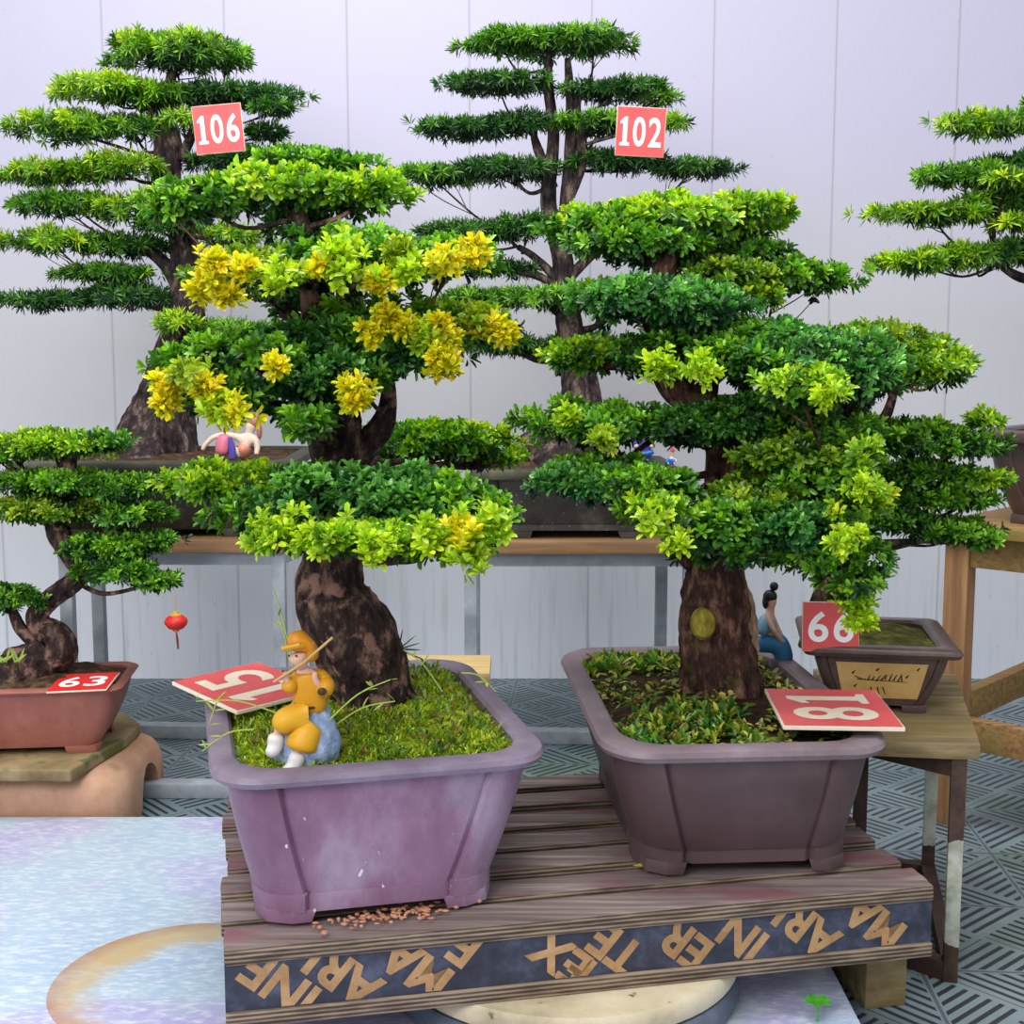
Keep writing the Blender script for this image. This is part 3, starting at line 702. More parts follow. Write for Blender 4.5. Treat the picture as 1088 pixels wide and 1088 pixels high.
# ------------------------------------------------------------------ bonsai 15 (front left)
P15 = (-.272, 2.287); yaw15 = R(14); Z15 = .522
b15 = empty('potted_bonsai', (P15[0], P15[1], PT), 'bonsai in the mottled purple pot, yellow-tipped leaves, on the left of the pallet', 'bonsai', )
in15 = pot(b15, P15, yaw15, (.266, .350), (.186, .300), PT, Z15, (.075, .085), (M['pot_purple'], M['pot_rim']), M['soil_moss'], lip=.022, liph=.019, groove=.008, foot=.018, footw=.38, curve=.06, cb_off=(-.012, -.02), band=.026, seed=3, soil_drop=.022, dome=.03)
G = [(.34, .52, .02), (.50, .64, .03), (.20, .38, .02), (.62, .68, .05)]
moss(b15, in15, 3600, 11, G, .010, .0032, lambda u, v: noise.noise(Vector((u * 2.4, v * 2.4, 5))) > -.12 or u < -.55 or v < -.8)
moss(b15, in15, 300, 12, [(.10, .24, .02), (.25, .38, .03), (.30, .20, .05), (.08, .16, .02)], (.016), .006, name='groundcover', K=4, lift=.004)
t15 = [(398, 765, 46), (394, 735, 44), (385, 700, 46), (368, 665, 46), (352, 632, 37), (353, 602, 30), (358, 570, 27), (361, 500, 27), (354, 450, 29), (350, 410, 24), (345, 370, 19), (335, 320, 15), (325, 270, 13), (318, 222, 7)]
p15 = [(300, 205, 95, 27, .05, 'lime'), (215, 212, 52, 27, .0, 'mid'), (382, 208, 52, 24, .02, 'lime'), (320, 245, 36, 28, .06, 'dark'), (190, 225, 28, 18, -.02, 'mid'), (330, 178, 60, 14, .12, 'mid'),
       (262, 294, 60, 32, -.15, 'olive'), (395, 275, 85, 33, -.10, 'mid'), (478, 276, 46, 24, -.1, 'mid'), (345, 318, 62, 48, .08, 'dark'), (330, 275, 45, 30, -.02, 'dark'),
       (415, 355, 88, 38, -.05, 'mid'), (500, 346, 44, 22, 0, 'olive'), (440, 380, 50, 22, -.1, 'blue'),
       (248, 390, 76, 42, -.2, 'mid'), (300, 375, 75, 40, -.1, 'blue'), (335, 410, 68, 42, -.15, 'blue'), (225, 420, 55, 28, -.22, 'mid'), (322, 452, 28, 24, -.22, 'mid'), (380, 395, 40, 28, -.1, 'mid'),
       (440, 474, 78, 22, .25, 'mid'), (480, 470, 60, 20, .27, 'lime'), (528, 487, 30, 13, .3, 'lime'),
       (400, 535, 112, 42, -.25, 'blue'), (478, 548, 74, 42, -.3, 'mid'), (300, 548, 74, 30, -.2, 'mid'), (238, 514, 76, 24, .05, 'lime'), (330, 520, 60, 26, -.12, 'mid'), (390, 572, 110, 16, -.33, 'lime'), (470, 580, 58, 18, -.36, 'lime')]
cl15 = [(222, 298, -.28, 'yellow', .022), (212, 312, -.26, 'yellow', .02), (262, 290, -.28, 'yellow', .022), (298, 296, -.28, 'lime', .04), (243, 318, -.27, 'yellow', .016), (230, 280, -.28, 'yellow', .02),
        (341, 285, -.24, 'yellow', .016), (372, 292, -.24, 'lime', .05), (405, 302, -.24, 'yellow', .026), (362, 270, -.24, 'lime', .04), (430, 290, -.24, 'lime', .035), (472, 282, -.23, 'yellow', .03), (508, 274, -.2, 'yellow', .03), (422, 268, -.24, 'olive', .02),
        (396, 357, -.2, 'yellow', .022), (432, 351, -.2, 'yellow', .022), (411, 338, -.2, 'yellow', .018), (466, 348, -.2, 'yellow', .02), (478, 364, -.2, 'yellow', .022), (472, 394, -.22, 'yellow', .026), (525, 352, -.14, 'yellow', .028), (538, 358, -.12, 'yellow', .018), (502, 343, -.14, 'olive', .026), (467, 378, -.22, 'yellow', .018), (455, 360, -.2, 'lime', .03),
        (180, 408, -.3, 'yellow', .022), (178, 434, -.3, 'yellow', .022), (215, 414, -.33, 'yellow', .024), (248, 442, -.33, 'yellow', .032), (292, 392, -.33, 'yellow', .012), (378, 417, -.28, 'yellow', .028), (377, 428, -.28, 'yellow', .014), (232, 436, -.33, 'lime', .03), (200, 400, -.32, 'olive', .03),
        (490, 575, -.44, 'yellow', .03), (495, 590, -.44, 'lime', .03), (300, 568, -.36, 'lime', .05), (340, 575, -.38, 'lime', .05), (455, 572, -.44, 'lime', .045), (400, 580, -.42, 'lime', .04), (520, 560, -.42, 'lime', .04)]
tree(b15, 2.29, t15, p15, M['bark_dark'], 1, stems=[[(362, 505, 15), (385, 478, 14), (404, 455, 13), (412, 430, 9), (413, 405, 6)], [(350, 395, 12), (325, 350, 9), (300, 330, 7)]], clumps=cl15, L=.0175, W=.0074, K=9, dens=.85)
# weeds in the pot: fine stems and a fern-like sprig
rnd = random.Random(5); wg = plain('weed_green', '#b5c85a', .5)
for (x0, y0, x1, y1, dY, lf) in ((300, 760, 208, 745, 0, 4), (270, 775, 215, 798, -.05, 4), (310, 700, 290, 625, .1, 0), (308, 705, 296, 655, .1, 2), (345, 770, 415, 722, -.12, 5), (350, 775, 420, 745, -.1, 4), (470, 735, 428, 690, .15, 2), (490, 715, 527, 735, .1, 3), (240, 735, 222, 770, 0, 3)):
    b = MB(); pa, pb = at(x0, y0, 2.12 + dY), at(x1, y1, 2.12 + dY); md = pa.lerp(pb, .5) + Vector((0, 0, .012))
    P, Rr = smooth_path([pa, md, pb], [.0016, .0013, .0009], 5); b.tube(P, Rr, 5)
    for _ in range(lf): single_leaf(b, P[rnd.randint(5, len(P) - 1)], (rnd.uniform(-1, 1), rnd.uniform(-.6, .3), rnd.uniform(-.2, .8)), (0, -.3, 1), .022, .005)
    b.build('weed', wg, b15)
b = MB(); c = at(424, 690, 2.32)
for i in range(9):
    a = i / 9 * 6.28; single_leaf(b, c, (math.cos(a), -.25, math.sin(a) * .5 + .35), (0, -.4, 1), .045, .006)
b.tube([at(470, 738, 2.32), at(448, 700, 2.32), c], [.002, .0016, .0012], 6); b.build('fern_sprig', plain('fern_green', '#2f6a3c', .5), b15)
# ------------------------------------------------------------------ bonsai 81 (front right)
P81 = (.362, 2.415); yaw81 = R(4); Z81 = .522
b81 = empty('potted_bonsai', (P81[0], P81[1], PT), 'dense dark green bonsai in the smooth brown pot on the right of the pallet', 'bonsai')
in81 = pot(b81, P81, yaw81, (.242, .378), (.182, .285), PT, Z81, (.075, .10), (M['pot_brown'], M['pot_brown_rim']), M['soil_dark'], lip=.022, liph=.019, groove=.009, foot=.020, footw=.34, curve=.05, cb_off=(.018, .01), band=.03, seed=8, soil_drop=.03, dome=.028)
moss(b81, in81, 420, 21, [(.16, .26, .03), (.46, .50, .08), (.60, .50, .12), (.08, .18, .02), (.16, .09, .04)], .017, .0085, lambda u, v: noise.noise(Vector((u * 2.2, v * 2.2, 2))) > -.05, name='leaf_litter', K=3, spread=(55, 95), lift=.003)
moss(b81, in81, 260, 22, [(.04, .16, .02), (.09, .28, .03), (.30, .46, .03), (.5, .5, .06)], .020, .0085, lambda u, v: (v < -.4 and u < .1 and noise.noise(Vector((u * 4, v * 4, 1))) > -.1) or (v > .6 and u < .0), name='groundcover', K=5)
t81 = [(768, 772, 46), (766, 745, 44), (764, 710, 42), (757, 675, 37), (760, 640, 34), (760, 608, 29), (757, 575, 24), (768, 530, 20), (768, 475, 18), (742, 432, 19), (716, 406, 17), (700, 370, 14), (704, 330, 13), (706, 290, 12), (716, 252, 6)]
p81 = [(715, 238, 105, 26, .1, 'lime'), (640, 247, 52, 27, .05, 'mid'), (795, 226, 48, 21, .08, 'lime'), (700, 272, 48, 20, .15, 'dark'), (680, 262, 70, 18, .02, 'mid'), (800, 268, 36, 9, .1, 'mid'),
       (825, 297, 72, 22, .12, 'mid'), (765, 300, 60, 26, .0, 'olive'), (690, 322, 78, 30, -.1, 'blue'), (745, 330, 50, 24, -.12, 'blue'), (640, 318, 40, 16, -.0, 'mid'), (790, 318, 40, 12, .0, 'lime'),
       (650, 376, 60, 22, .15, 'mid'), (612, 380, 38, 17, .08, 'lime'), (690, 388, 35, 12, .0, 'dark'),
       (760, 372, 72, 34, -.1, 'mid'), (850, 378, 90, 36, -.12, 'blue'), (800, 385, 55, 18, -.16, 'mid'), (850, 412, 52, 22, -.26, 'lime'), (900, 400, 50, 36, -.18, 'blue'), (760, 352, 60, 14, -.05, 'mid'),
       (620, 450, 64, 24, -.05, 'mid'), (735, 453, 74, 24, -.1, 'dark'), (820, 450, 92, 34, -.1, 'dark'), (880, 465, 60, 40, -.16, 'mid'), (840, 485, 60, 24, -.2, 'olive'), (645, 456, 45, 20, -.14, 'mid'),
       (640, 514, 76, 22, -.15, 'blue'), (690, 520, 50, 22, -.22, 'mid'), (700, 545, 45, 22, -.28, 'lime'), (640, 502, 55, 16, -.12, 'mid'),
       (828, 535, 76, 38, -.2, 'olive'), (870, 510, 62, 42, -.22, 'mid'), (915, 495, 30, 34, -.26, 'lime'), (905, 545, 38, 28, -.26, 'lime'), (760, 560, 60, 34, -.26, 'mid'), (785, 580, 70, 24, -.22, 'mid'), (885, 590, 60, 32, -.26, 'mid'), (850, 560, 66, 30, -.26, 'blue'), (905, 618, 32, 20, -.26, 'mid')]
cl81 = [(908, 645, -.28, 'lime', .028), (915, 662, -.28, 'lime', .02), (900, 632, -.28, 'lime', .03), (700, 392, -.26, 'lime', .03), (745, 395, -.3, 'lime', .035), (880, 420, -.33, 'lime', .035), (690, 560, -.36, 'lime', .03), (720, 580, -.36, 'lime', .03), (605, 445, -.16, 'lime', .026), (900, 575, -.36, 'lime', .03), (920, 520, -.34, 'lime', .03), (640, 470, -.28, 'olive', .02)]
tree(b81, 2.43, t81, p81, M['bark_brown'], 2, stems=[[(766, 500, 13), (800, 470, 10), (845, 440, 9), (890, 430, 6)], [(735, 430, 12), (790, 425, 8), (787, 400, 6)], [(845, 440, 7, -.05), (878, 490, 6, -.18), (890, 540, 5, -.22), (896, 590, 3, -.24)], [(757, 585, 22), (735, 590, 16), (722, 565, 10), (715, 545, 6)]], clumps=cl81, L=.0170, W=.0072, K=9, dens=.85, amp=.16, weep=True)
# pruned knot and pale dead wood on the trunk
b = MB(); c = at(748, 662, 2.335); b.lathe([(.0, .0), (.012, .002), (.022, -.002), (.026, -.014)][::-1], (0, 0, 0), 18)
Mr = Matrix.Rotation(R(75), 4, 'X') @ Matrix.Diagonal((.9, 1.15, 1, 1)); b.v = [c + (Mr @ v) for v in b.v]; o = b.build('pruned_knot', M['bark_knot'], b81, smooth=True); o['label'] = 'olive yellow pruning scar'
v, f = bark_tube([at(790, 705, 2.50), at(787, 665, 2.50), at(784, 635, 2.50), at(780, 612, 2.50)], [.028, .030, .026, .014], seed=31, amp=.25, n=20); o = link('dead_wood', mesh('dead_wood', v, f), M['bark_pale'], b81); o['label'] = 'pale rough dead wood'
# ------------------------------------------------------------------ tables at the back
def metal_table(name, X0, X1, Yf, Yb, top, legs, label, ty=(0, 0)):
    root = empty(name, ((X0 + X1) / 2, (Yf + Yb) / 2, 0), label, 'table')
    b = MB(); b.box(((X0 + X1) / 2, (Yf - .02 + Yb + ty[1]) / 2, top - .017), (X1 - X0, Yb + ty[1] - Yf + .02, .034)); b.build('tabletop', M['wood_table'], root, bevel=.004)
    zt = top - .035
    for x, y in legs:
        b = MB(); b.box((x, y, zt / 2 - .0), (.034, .034, zt)); b.build('leg', M['metal_grey'], root, bevel=.002)
    b = MB(); xs = [l[0] for l in legs]; y0 = min(l[1] for l in legs); y1 = max(l[1] for l in legs)
    fl = sorted([l for l in legs if abs(l[1] - y0) < .1]); bl = sorted([l for l in legs if abs(l[1] - y1) < .1])
    for p, q in ((fl[0], fl[1]), (bl[0], bl[1]), (fl[0], bl[0]), (fl[1], bl[1])):
        b.bar((p[0], p[1], zt - .018), (q[0], q[1], zt - .018), .03, .034)
    b.build('apron_frame', M['metal_grey'], root)
    return root
metal_table('plant_table', -1.223, -.612, 3.5, 3.98, .652, [(-1.205, 3.52), (-.630, 3.52), (-1.21, 3.8), (-.577, 3.8)], 'wooden-topped metal table under the wide olive-grey pot, red lantern hanging in front')
metal_table('plant_table', -.128, .500, 3.5, 4.02, .648, [(-.112, 3.52), (.480, 3.52), (-.112, 3.85), (.442, 3.85)], 'wooden-topped metal table between the two front trees, under the speckled charcoal pot')
# ------------------------------------------------------------------ bonsai 106
c106 = (-.969, 3.75)
b106 = empty('potted_bonsai', (c106[0], c106[1], .652), 'tall tiered light green bonsai in the wide olive-grey pot at the back left', 'bonsai')
in106 = pot(b106, c106, R(2), (.384, .30), (.285, .20), .652, .865, (.05, .05), (M['pot_olive'], M['pot_olive']), M['soil_brown'], groove=.004, foot=.02, footw=.35, curve=.15, seed=4, dome=.02, soil_drop=.012, lip=.026)
t106 = [(163, 492, 62), (166, 470, 44), (175, 430, 30), (188, 380, 23), (197, 335, 19), (199, 290, 16), (192, 240, 13), (181, 200, 12), (182, 150, 9), (178, 110, 6), (186, 62, 4)]
p106 = [(185, 62, 66, 18, 0, 'mid'), (150, 48, 36, 14, 0, 'lime'), (240, 62, 28, 18, .05, 'mid'), (195, 48, 45, 14, -.05, 'lime'),
        (108, 96, 54, 15, -.05, 'lime'), (162, 105, 50, 13, 0, 'mid'), (245, 103, 66, 12, .05, 'dark'), (292, 116, 26, 6, 0, 'dark'),
        (72, 136, 58, 17, -.05, 'lime'), (142, 138, 46, 13, 0, 'mid'), (285, 142, 22, 9, .05, 'dark'), (193, 128, 22, 8, -.08, 'lime'),
        (58, 186, 60, 13, 0, 'lime'), (128, 178, 52, 17, -.04, 'lime'), (265, 172, 70, 14, .05, 'dark'), (310, 170, 50, 12, 0, 'mid'),
        (68, 218, 60, 13, 0, 'mid'), (145, 222, 55, 17, -.05, 'lime'), (185, 240, 38, 12, -.08, 'mid'),
        (58, 258, 60, 14, -.02, 'lime'), (130, 262, 48, 14, 0, 'dark'), (245, 252, 36, 12, -.05, 'lime'),
        (115, 291, 50, 9, 0, 'mid'), (50, 320, 52, 10, 0, 'dark'), (132, 315, 52, 15, 0, 'dark'), (190, 344, 26, 12, -.1, 'lime'), (255, 353, 52, 12, 0, 'mid')]
tree(b106, 3.75, t106, p106, M['bark_grey'], 3, stems=[[(192, 250, 8), (168, 195, 7), (170, 150, 6), (160, 112, 4)], [(198, 320, 9), (175, 280, 7), (150, 262, 4)], [(200, 330, 7), (170, 325, 6), (140, 318, 4)], [(192, 170, 6), (205, 140, 5), (215, 105, 3)]], L=.025, W=.0048, K=11, dens=.85, flare=.10)
moss(b106, in106, 90, 31, [(.2, .3, .04), (.1, .2, .03)], .02, .006, lambda u, v: u < -.3, name='groundcover')
# ------------------------------------------------------------------ bonsai 102
c102 = (.172, 3.74)
b102 = empty('potted_bonsai', (c102[0], c102[1], .648), 'dark green bonsai with widely spaced flat tiers in the speckled charcoal pot at the back', 'bonsai')
in102 = pot(b102, c102, 0, (.286, .26), (.21, .19), .648, .840, (.04, .04), (M['pot_dark'], M['pot_olive']), M['soil_brown'], groove=.004, foot=.022, footw=.38, curve=.1, seed=5, dome=.03, soil_drop=.008, band=.016)
t102 = [(598, 505, 66), (603, 485, 52), (614, 455, 28), (616, 415, 19), (608, 365, 14), (601, 310, 12), (597, 268, 10), (590, 235, 7)]
p102 = [(584, 46, 82, 14, 0, 'mid'), (535, 50, 36, 12, 0, 'mid'), (630, 45, 40, 14, -.04, 'mid'),
        (530, 90, 58, 9, 0, 'dark'), (655, 97, 52, 11, 0, 'dark'), (700, 105, 22, 6, 0, 'mid'),
        (500, 137, 56, 11, 0, 'dark'), (555, 130, 36, 13, 0, 'dark'), (640, 132, 56, 11, 0, 'mid'), (718, 131, 12, 6, -.1, 'lime'),
        (460, 188, 55, 9, 0, 'mid'), (540, 182, 62, 14, 0, 'dark'), (655, 172, 50, 12, .02, 'dark'), (735, 180, 48, 8, 0, 'dark'),
        (500, 248, 58, 11, 0, 'dark'), (565, 242, 45, 15, -.02, 'dark'), (635, 240, 55, 14, .05, 'dark'),
        (535, 287, 40, 8, .02, 'dark'), (515, 318, 50, 10, 0, 'mid'), (585, 318, 62, 13, -.03, 'mid'), (650, 322, 40, 12, .05, 'dark'), (545, 368, 52, 9, 0, 'dark'), (625, 365, 40, 12, .05, 'dark')]
tree(b102, 3.74, t102, p102, M['bark_grey'], 4, stems=[[(597, 275, 10), (583, 215, 8), (588, 145, 6), (582, 85, 5), (585, 50, 3)], [(599, 270, 9), (603, 205, 7), (607, 135, 6), (603, 62, 3)], [(602, 215, 6), (619, 168, 6), (612, 115, 5), (620, 92, 3)], [(588, 200, 5), (572, 160, 5), (566, 140, 3)], [(600, 305, 6), (570, 275, 4), (550, 262, 3)], [(600, 300, 6), (630, 270, 5), (655, 255, 3)], [(598, 310, 5), (575, 295, 4), (548, 288, 3)]], L=.025, W=.0045, K=11, dens=.85, flare=.10)
# ------------------------------------------------------------------ number boards in the back trees
def facing_sign(s, x, y, w, h, Y, tilt, label, lean=0.0, **k):
    o = at(x, y, Y); sc_ = Y / F
    return number_sign(s, o, (math.cos(tilt), 0, math.sin(tilt)), (-math.sin(tilt), lean, math.cos(tilt)), w * sc_, h * sc_, label, **k)
facing_sign('106', 209, 165, 51, 49, 3.54, R(5), 'red square number sign 106 hanging in the branches of the back left tree', fill=(.84, .60))
facing_sign('102', 653, 165, 51, 50, 3.53, R(-3), 'red square number sign 102 hanging in the branches of the back centre tree', fill=(.84, .60))
# ------------------------------------------------------------------ pot 63 on slab and stool
st = empty('garden_stool', (-1.22, 3.32, 0), 'terracotta ceramic drum stool with arched openings beside the pale board', 'stool')
prof = [(.0, 1.00), (.03, 1.00), (.05, .985), (.085, .985), (.115, .97), (.140, .93), (.152, .86), (.155, .80)]
cx, cy, ha, hb = -1.20, 3.245, .275, .222
b = MB(); loft(b, [[Vector((cx + p[0], cy + p[1], z)) for p in outline(ha * k, hb * k, .10, .09, 0, 6)] for z, k in [(0, .99), (.02, 1.0), (.06, 1.0), (.09, .995), (.115, .975), (.135, .93), (.148, .86), (.153, .80)]], True, True)
body = b.build('body', M['stone_stool'], st, smooth=True)
dg_cut = []
def cut(o, boxes):
    """real openings cut through a closed mesh"""
    mb = MB()
    for poly, axis, a0, a1 in boxes:
        n = len(poly); V_ = []
        for a in (a0, a1): V_ += [Vector((a, p[0], p[1])) if axis == 'x' else Vector((p[0], a, p[1])) for p in poly]
        mb.add(V_, [tuple(range(n - 1, -1, -1)), tuple(range(n, 2 * n))] + [(i, (i + 1) % n, (i + 1) % n + n, i + n) for i in range(n)])
    me = mesh('c', mb.v, mb.f); bm = bmesh.new(); bm.from_mesh(me); bmesh.ops.recalc_face_normals(bm, faces=bm.faces); bm.to_mesh(me); bm.free()
    c = bpy.data.objects.new('c', me); COL.objects.link(c)
    m = o.modifiers.new('b', 'BOOLEAN'); m.operation = 'DIFFERENCE'; m.object = c; m.solver = 'EXACT'
    bpy.context.view_layer.update()
    dg = bpy.context.evaluated_depsgraph_get(); dg.update(); m2 = bpy.data.meshes.new_from_object(o.evaluated_get(dg))
    o.modifiers.clear(); o.data = m2; bpy.data.objects.remove(c)
    m2.set_sharp_from_angle(angle=R(45))
def arch(c0, w, z0, z1, n=8): return [(c0 - w, z0), (c0 + w, z0)] + [(c0 + w * math.cos(i / n * math.pi), z1 - w + w * math.sin(i / n * math.pi)) for i in range(n + 1)]
cut(body, [(arch(cy + .02, .075, -.01, .107), 'x', cx + ha - .05, cx + ha + .1)])
b = MB(); b.box((cx + ha - .052, cy + .02, .06), (.004, .17, .10)); b.build('shade_plate', M['hollow_shade'], st)  # dark plate stands for the shade inside the arched recess
sl = [(-1.46, 2.985), (-1.03, 2.978), (-.978, 3.24), (-.976, 3.37), (-1.05, 3.475), (-1.46, 3.485)]
b = MB(); b.prism(sl, .1535, .183); o = b.build('stone_slab', M['slab'], loc=(-1.2, 3.25, .1535), bevel=.006, seg=3); tag(o, 'flat mossy brown slab with clipped corners lying on the ceramic stool', 'slab')
c63 = (-1.225, 3.20)
b63 = empty('potted_bonsai', (c63[0], c63[1], .183), 'small crooked bonsai in the plain terracotta pot at the left edge', 'bonsai')
in63 = pot(b63, c63, R(6), (.272, .145), (.205, .105), .183, .352, (.035, .035), (M['pot_terra'], M['pot_terra']), M['soil_brown'], groove=0, foot=.016, footw=.3, curve=.12, lip=.012, liph=.012, seed=6, soil_drop=.012, dome=.035, th=.012)
t63 = [(8, 742, 42), (26, 718, 30), (46, 702, 23), (62, 690, 19), (60, 676, 15), (44, 665, 12), (40, 652, 11), (55, 636, 10), (76, 620, 10), (84, 606, 9), (72, 588, 9), (62, 566, 12), (60, 548, 10), (70, 505, 8), (78, 475, 5)]
p63 = [(55, 472, 66, 14, 0, 'lime'), (112, 470, 26, 11, -.03, 'mid'), (55, 514, 68, 14, 0, 'mid'), (125, 518, 48, 12, 0, 'mid'), (45, 543, 58, 14, -.02, 'olive'), (128, 547, 52, 13, 0, 'mid'),
       (115, 582, 50, 16, -.02, 'mid'), (150, 575, 38, 8, 0, 'mid'), (125, 608, 44, 15, -.05, 'mid'), (165, 618, 26, 8, -.03, 'mid'), (12, 636, 34, 17, 0, 'mid'), (10, 480, 36, 14, .03, 'mid')]
tree(b63, 3.19, t63, p63, M['bark_dark'], 6, stems=[[(42, 688, 8), (22, 668, 7), (14, 650, 5), (10, 640, 3)]], L=.0185, W=.0066, K=9, dens=.95, flare=.08, amp=.18)
b = MB(); single = at(8, 700, 3.1)
for i in range(16): single_leaf(b, single + Vector((random.Random(i).uniform(-.05, .03), 0, -.01)), (random.Random(i + 9).uniform(-1, 1), -.2, random.Random(i + 5).uniform(.3, 1)), (0, -1, .3), .045, .006)
b.build('weed', plain('weed_lime', '#9fb84e'), b63)
q0 = at(49, 738, 3.055); q1 = at(113, 735, 3.055)
number_sign('63', q0 + Vector((0, 0, .006)), q1 - q0, (.12, 1, .13), (q1 - q0).length, .115, 'bright red number sign 63 lying on the soil of the terracotta pot', red='sign_red_deep', fill=(.78, .56))
# lantern
lp = at(187, 661, 3.12); root = empty('lantern_ornament', lp - Vector((0, 0, .02)), 'small red ball lantern with gold cap and red tassel hanging from the leftmost tree', 'ornament')
b = MB(); b.lathe([(.006, -.019), (.018, -.015), (.0265, -.005), (.028, .001), (.025, .009), (.016, .016), (.006, .019)], lp, 20); b.build('lantern_body', M['lantern_red'], root, smooth=True)
b = MB(); b.lathe([(.015, .015), (.015, .019), (.008, .021), (.006, .027)], lp, 16); b.lathe([(.007, -.023), (.009, -.019), (.01, -.017)], lp, 14); b.build('gold_cap', M['string_gold'], root, smooth=True)
b = MB(); b.tube([lp + Vector((0, 0, .026)), lp + Vector((-.001, 0, .075))], .0009, 5); b.build('string', M['string_gold'], root)
b = MB(); b.tube([lp - Vector((0, 0, .022)), lp + Vector((.002, 0, -.045)), lp + Vector((.003, 0, -.066))], [.0016, .0032, .0022], 8); b.build('tassel', plain('tassel_red', '#8e2a30'), root, smooth=True)
# ------------------------------------------------------------------ small wooden stand behind pot 15
ls = empty('low_stand', (-.37, 3.15, 0), 'low light-wood stand half hidden behind the purple pot', 'stand')
b = MB(); b.box((-.252, 3.13, .388), (.40, .19, .024)); b.build('top', M['wood_ply'], ls, bevel=.003)
for x in (-.43, -.075):
    for y in (3.05, 3.20):
        b = MB(); b.box((x, y, .188), (.022, .03, .376)); b.build('leg', M['slat_dark'], ls, bevel=.002)
# ------------------------------------------------------------------ metal stand, plank and bonsai 66
PZ = .452
ms = empty('metal_stand', (.78, 2.55, 0), 'narrow rusty metal plant stand with weathered plank top right of the pallet', 'stand')
poly = [(.625, 2.318), (.838, 2.288), (.972, 2.82), (.67, 2.87)]
b = MB(); b.prism(poly, PZ - .028, PZ); b.build('plank', M['wood_weathered'], ms, bevel=.003, cuts=3, jitter=.0015)
legs = {'fr': (.808, 2.312), 'br': (.915, 2.785), 'bl': (.70, 2.83), 'fl': (.670, 2.45)}
for k_, (x, y) in legs.items():
    b = MB(); b.box((x, y, (PZ - .028) / 2), (.026, .026, PZ - .028), R(-14)); b.build('leg', M['chipped'] if k_ in ('fr', 'br') else M['metal_rust'], ms, bevel=.002)
for p, q in (('fl', 'fr'), ('fr', 'br'), ('br', 'bl'), ('bl', 'fl')):
    p, q = legs[p], legs[q]
    for z_ in (PZ - .046, .018):
        b = MB(); b.bar((p[0], p[1], z_), (q[0], q[1], z_), .028, .034); b.build('rail', M['metal_rust'], ms)
c66 = (.735, 2.625)
b66 = empty('potted_bonsai', (c66[0], c66[1], PZ), 'fine-leaved bonsai in the brown glazed pot with a tan panel on the metal stand', 'bonsai')
in66 = pot(b66, c66, R(-9), (.150, .165), (.088, .115), PZ, .588, (.02, .02), (M['pot_glaze'], M['pot_glaze']), M['soil_olive'], groove=.003, foot=.014, footw=.35, curve=.12, lip=.022, liph=.016, seed=9, soil_drop=.008, dome=.012)
Mx = Matrix.Rotation(R(-9), 3, 'Z'); C66 = Vector((c66[0], c66[1], 0))
def on66(x, z):   # point on the front face of the pot
    t = (z - (PZ + .014)) / (.572 - PZ - .014); g = t + .12 * math.sin(t * math.pi); yb = .115 + (.143 - .115) * g
    return C66 + Mx @ Vector((x, -yb - .0025, 0)) + Vector((0, 0, z))
b = MB(); n = 8; vs = []; zz = [PZ + .030 + (.556 - PZ - .030) * i / n for i in range(n + 1)]
for z in zz:
    wd = .064 + .026 * (z - PZ) / .12; vs += [on66(-wd, z), on66(wd, z)]
b.add(vs, [(2 * i, 2 * i + 1, 2 * i + 3, 2 * i + 2) for i in range(n)]); pn = b.build('painted_panel', M['pot_panel'], b66)
b = MB(); rnd = random.Random(3)
def stroke(x0, z0, x1, z1, w):
    d = Vector((x1 - x0, z1 - z0)); nrm = Vector((-d.y, d.x)).normalized() * w / 2
    q = [on66(*p) - Mx @ Vector((0, .0012, 0)) for p in ((x0 - nrm.x, z0 - nrm.y), (x1 - nrm.x * .4, z1 - nrm.y * .4), (x1 + nrm.x * .4, z1 + nrm.y * .4), (x0 + nrm.x, z0 + nrm.y))]
    b.add(q, [(0, 1, 2, 3)])
stroke(-.045, .522, .05, .518, .0022); stroke(-.05, .528, -.03, .520, .002)
for i in range(9):
    x = -.025 + i * .008; stroke(x, .520 + rnd.uniform(-.002, .003), x + rnd.uniform(-.002, .009), .531 + rnd.uniform(-.003, .005), .0028)
for x, z in ((.046, .527), (.066, .543), (-.055, .533), (-.01, .54), (-.05, .505)): stroke(x, z, x + .005, z + .006, .004)
for x in (-.018, -.006, .004): stroke(x, .506, x + rnd.uniform(-.006, .008), .490, .0026)
b.build('brush_drawing', M['ink'], pn)
t66 = [(868, 690, 20), (876, 650, 17), (888, 600, 14), (897, 560, 13), (893, 520, 11), (902, 480, 9), (915, 440, 7), (925, 400, 5)]
p66 = [(960, 385, 62, 28, 0, 'lime'), (900, 372, 62, 26, .02, 'mid'), (935, 362, 50, 18, 0, 'olive'), (995, 396, 36, 18, -.02, 'lime'), (1018, 388, 13, 13, 0, 'lime'), (905, 410, 50, 20, .05, 'mid'),
       (960, 464, 62, 19, 0, 'mid'), (1015, 474, 52, 13, -.02, 'mid'), (915, 475, 50, 24, .0, 'mid'), (1046, 452, 8, 14, 0, 'lime'), (985, 505, 56, 14, 0, 'mid'), (1040, 512, 34, 10, -.02, 'lime'), (930, 520, 50, 24, .03, 'mid'), (985, 530, 50, 12, 0, 'mid'), (1020, 532, 36, 8, 0, 'mid'), (945, 553, 45, 12, 0, 'mid'), (1005, 564, 50, 12, 0, 'mid'), (1042, 572, 20, 8, -.03, 'mid')]
tree(b66, 2.63, t66, p66, M['bark_dark'], 7, stems=[[(900, 480, 7), (935, 450, 6), (946, 430, 5), (952, 405, 4)], [(897, 555, 7), (930, 552, 6), (975, 558, 3)], [(895, 520, 7), (930, 500, 5), (985, 508, 3)]], L=.0175, W=.006, K=9, dens=.85, flare=0)
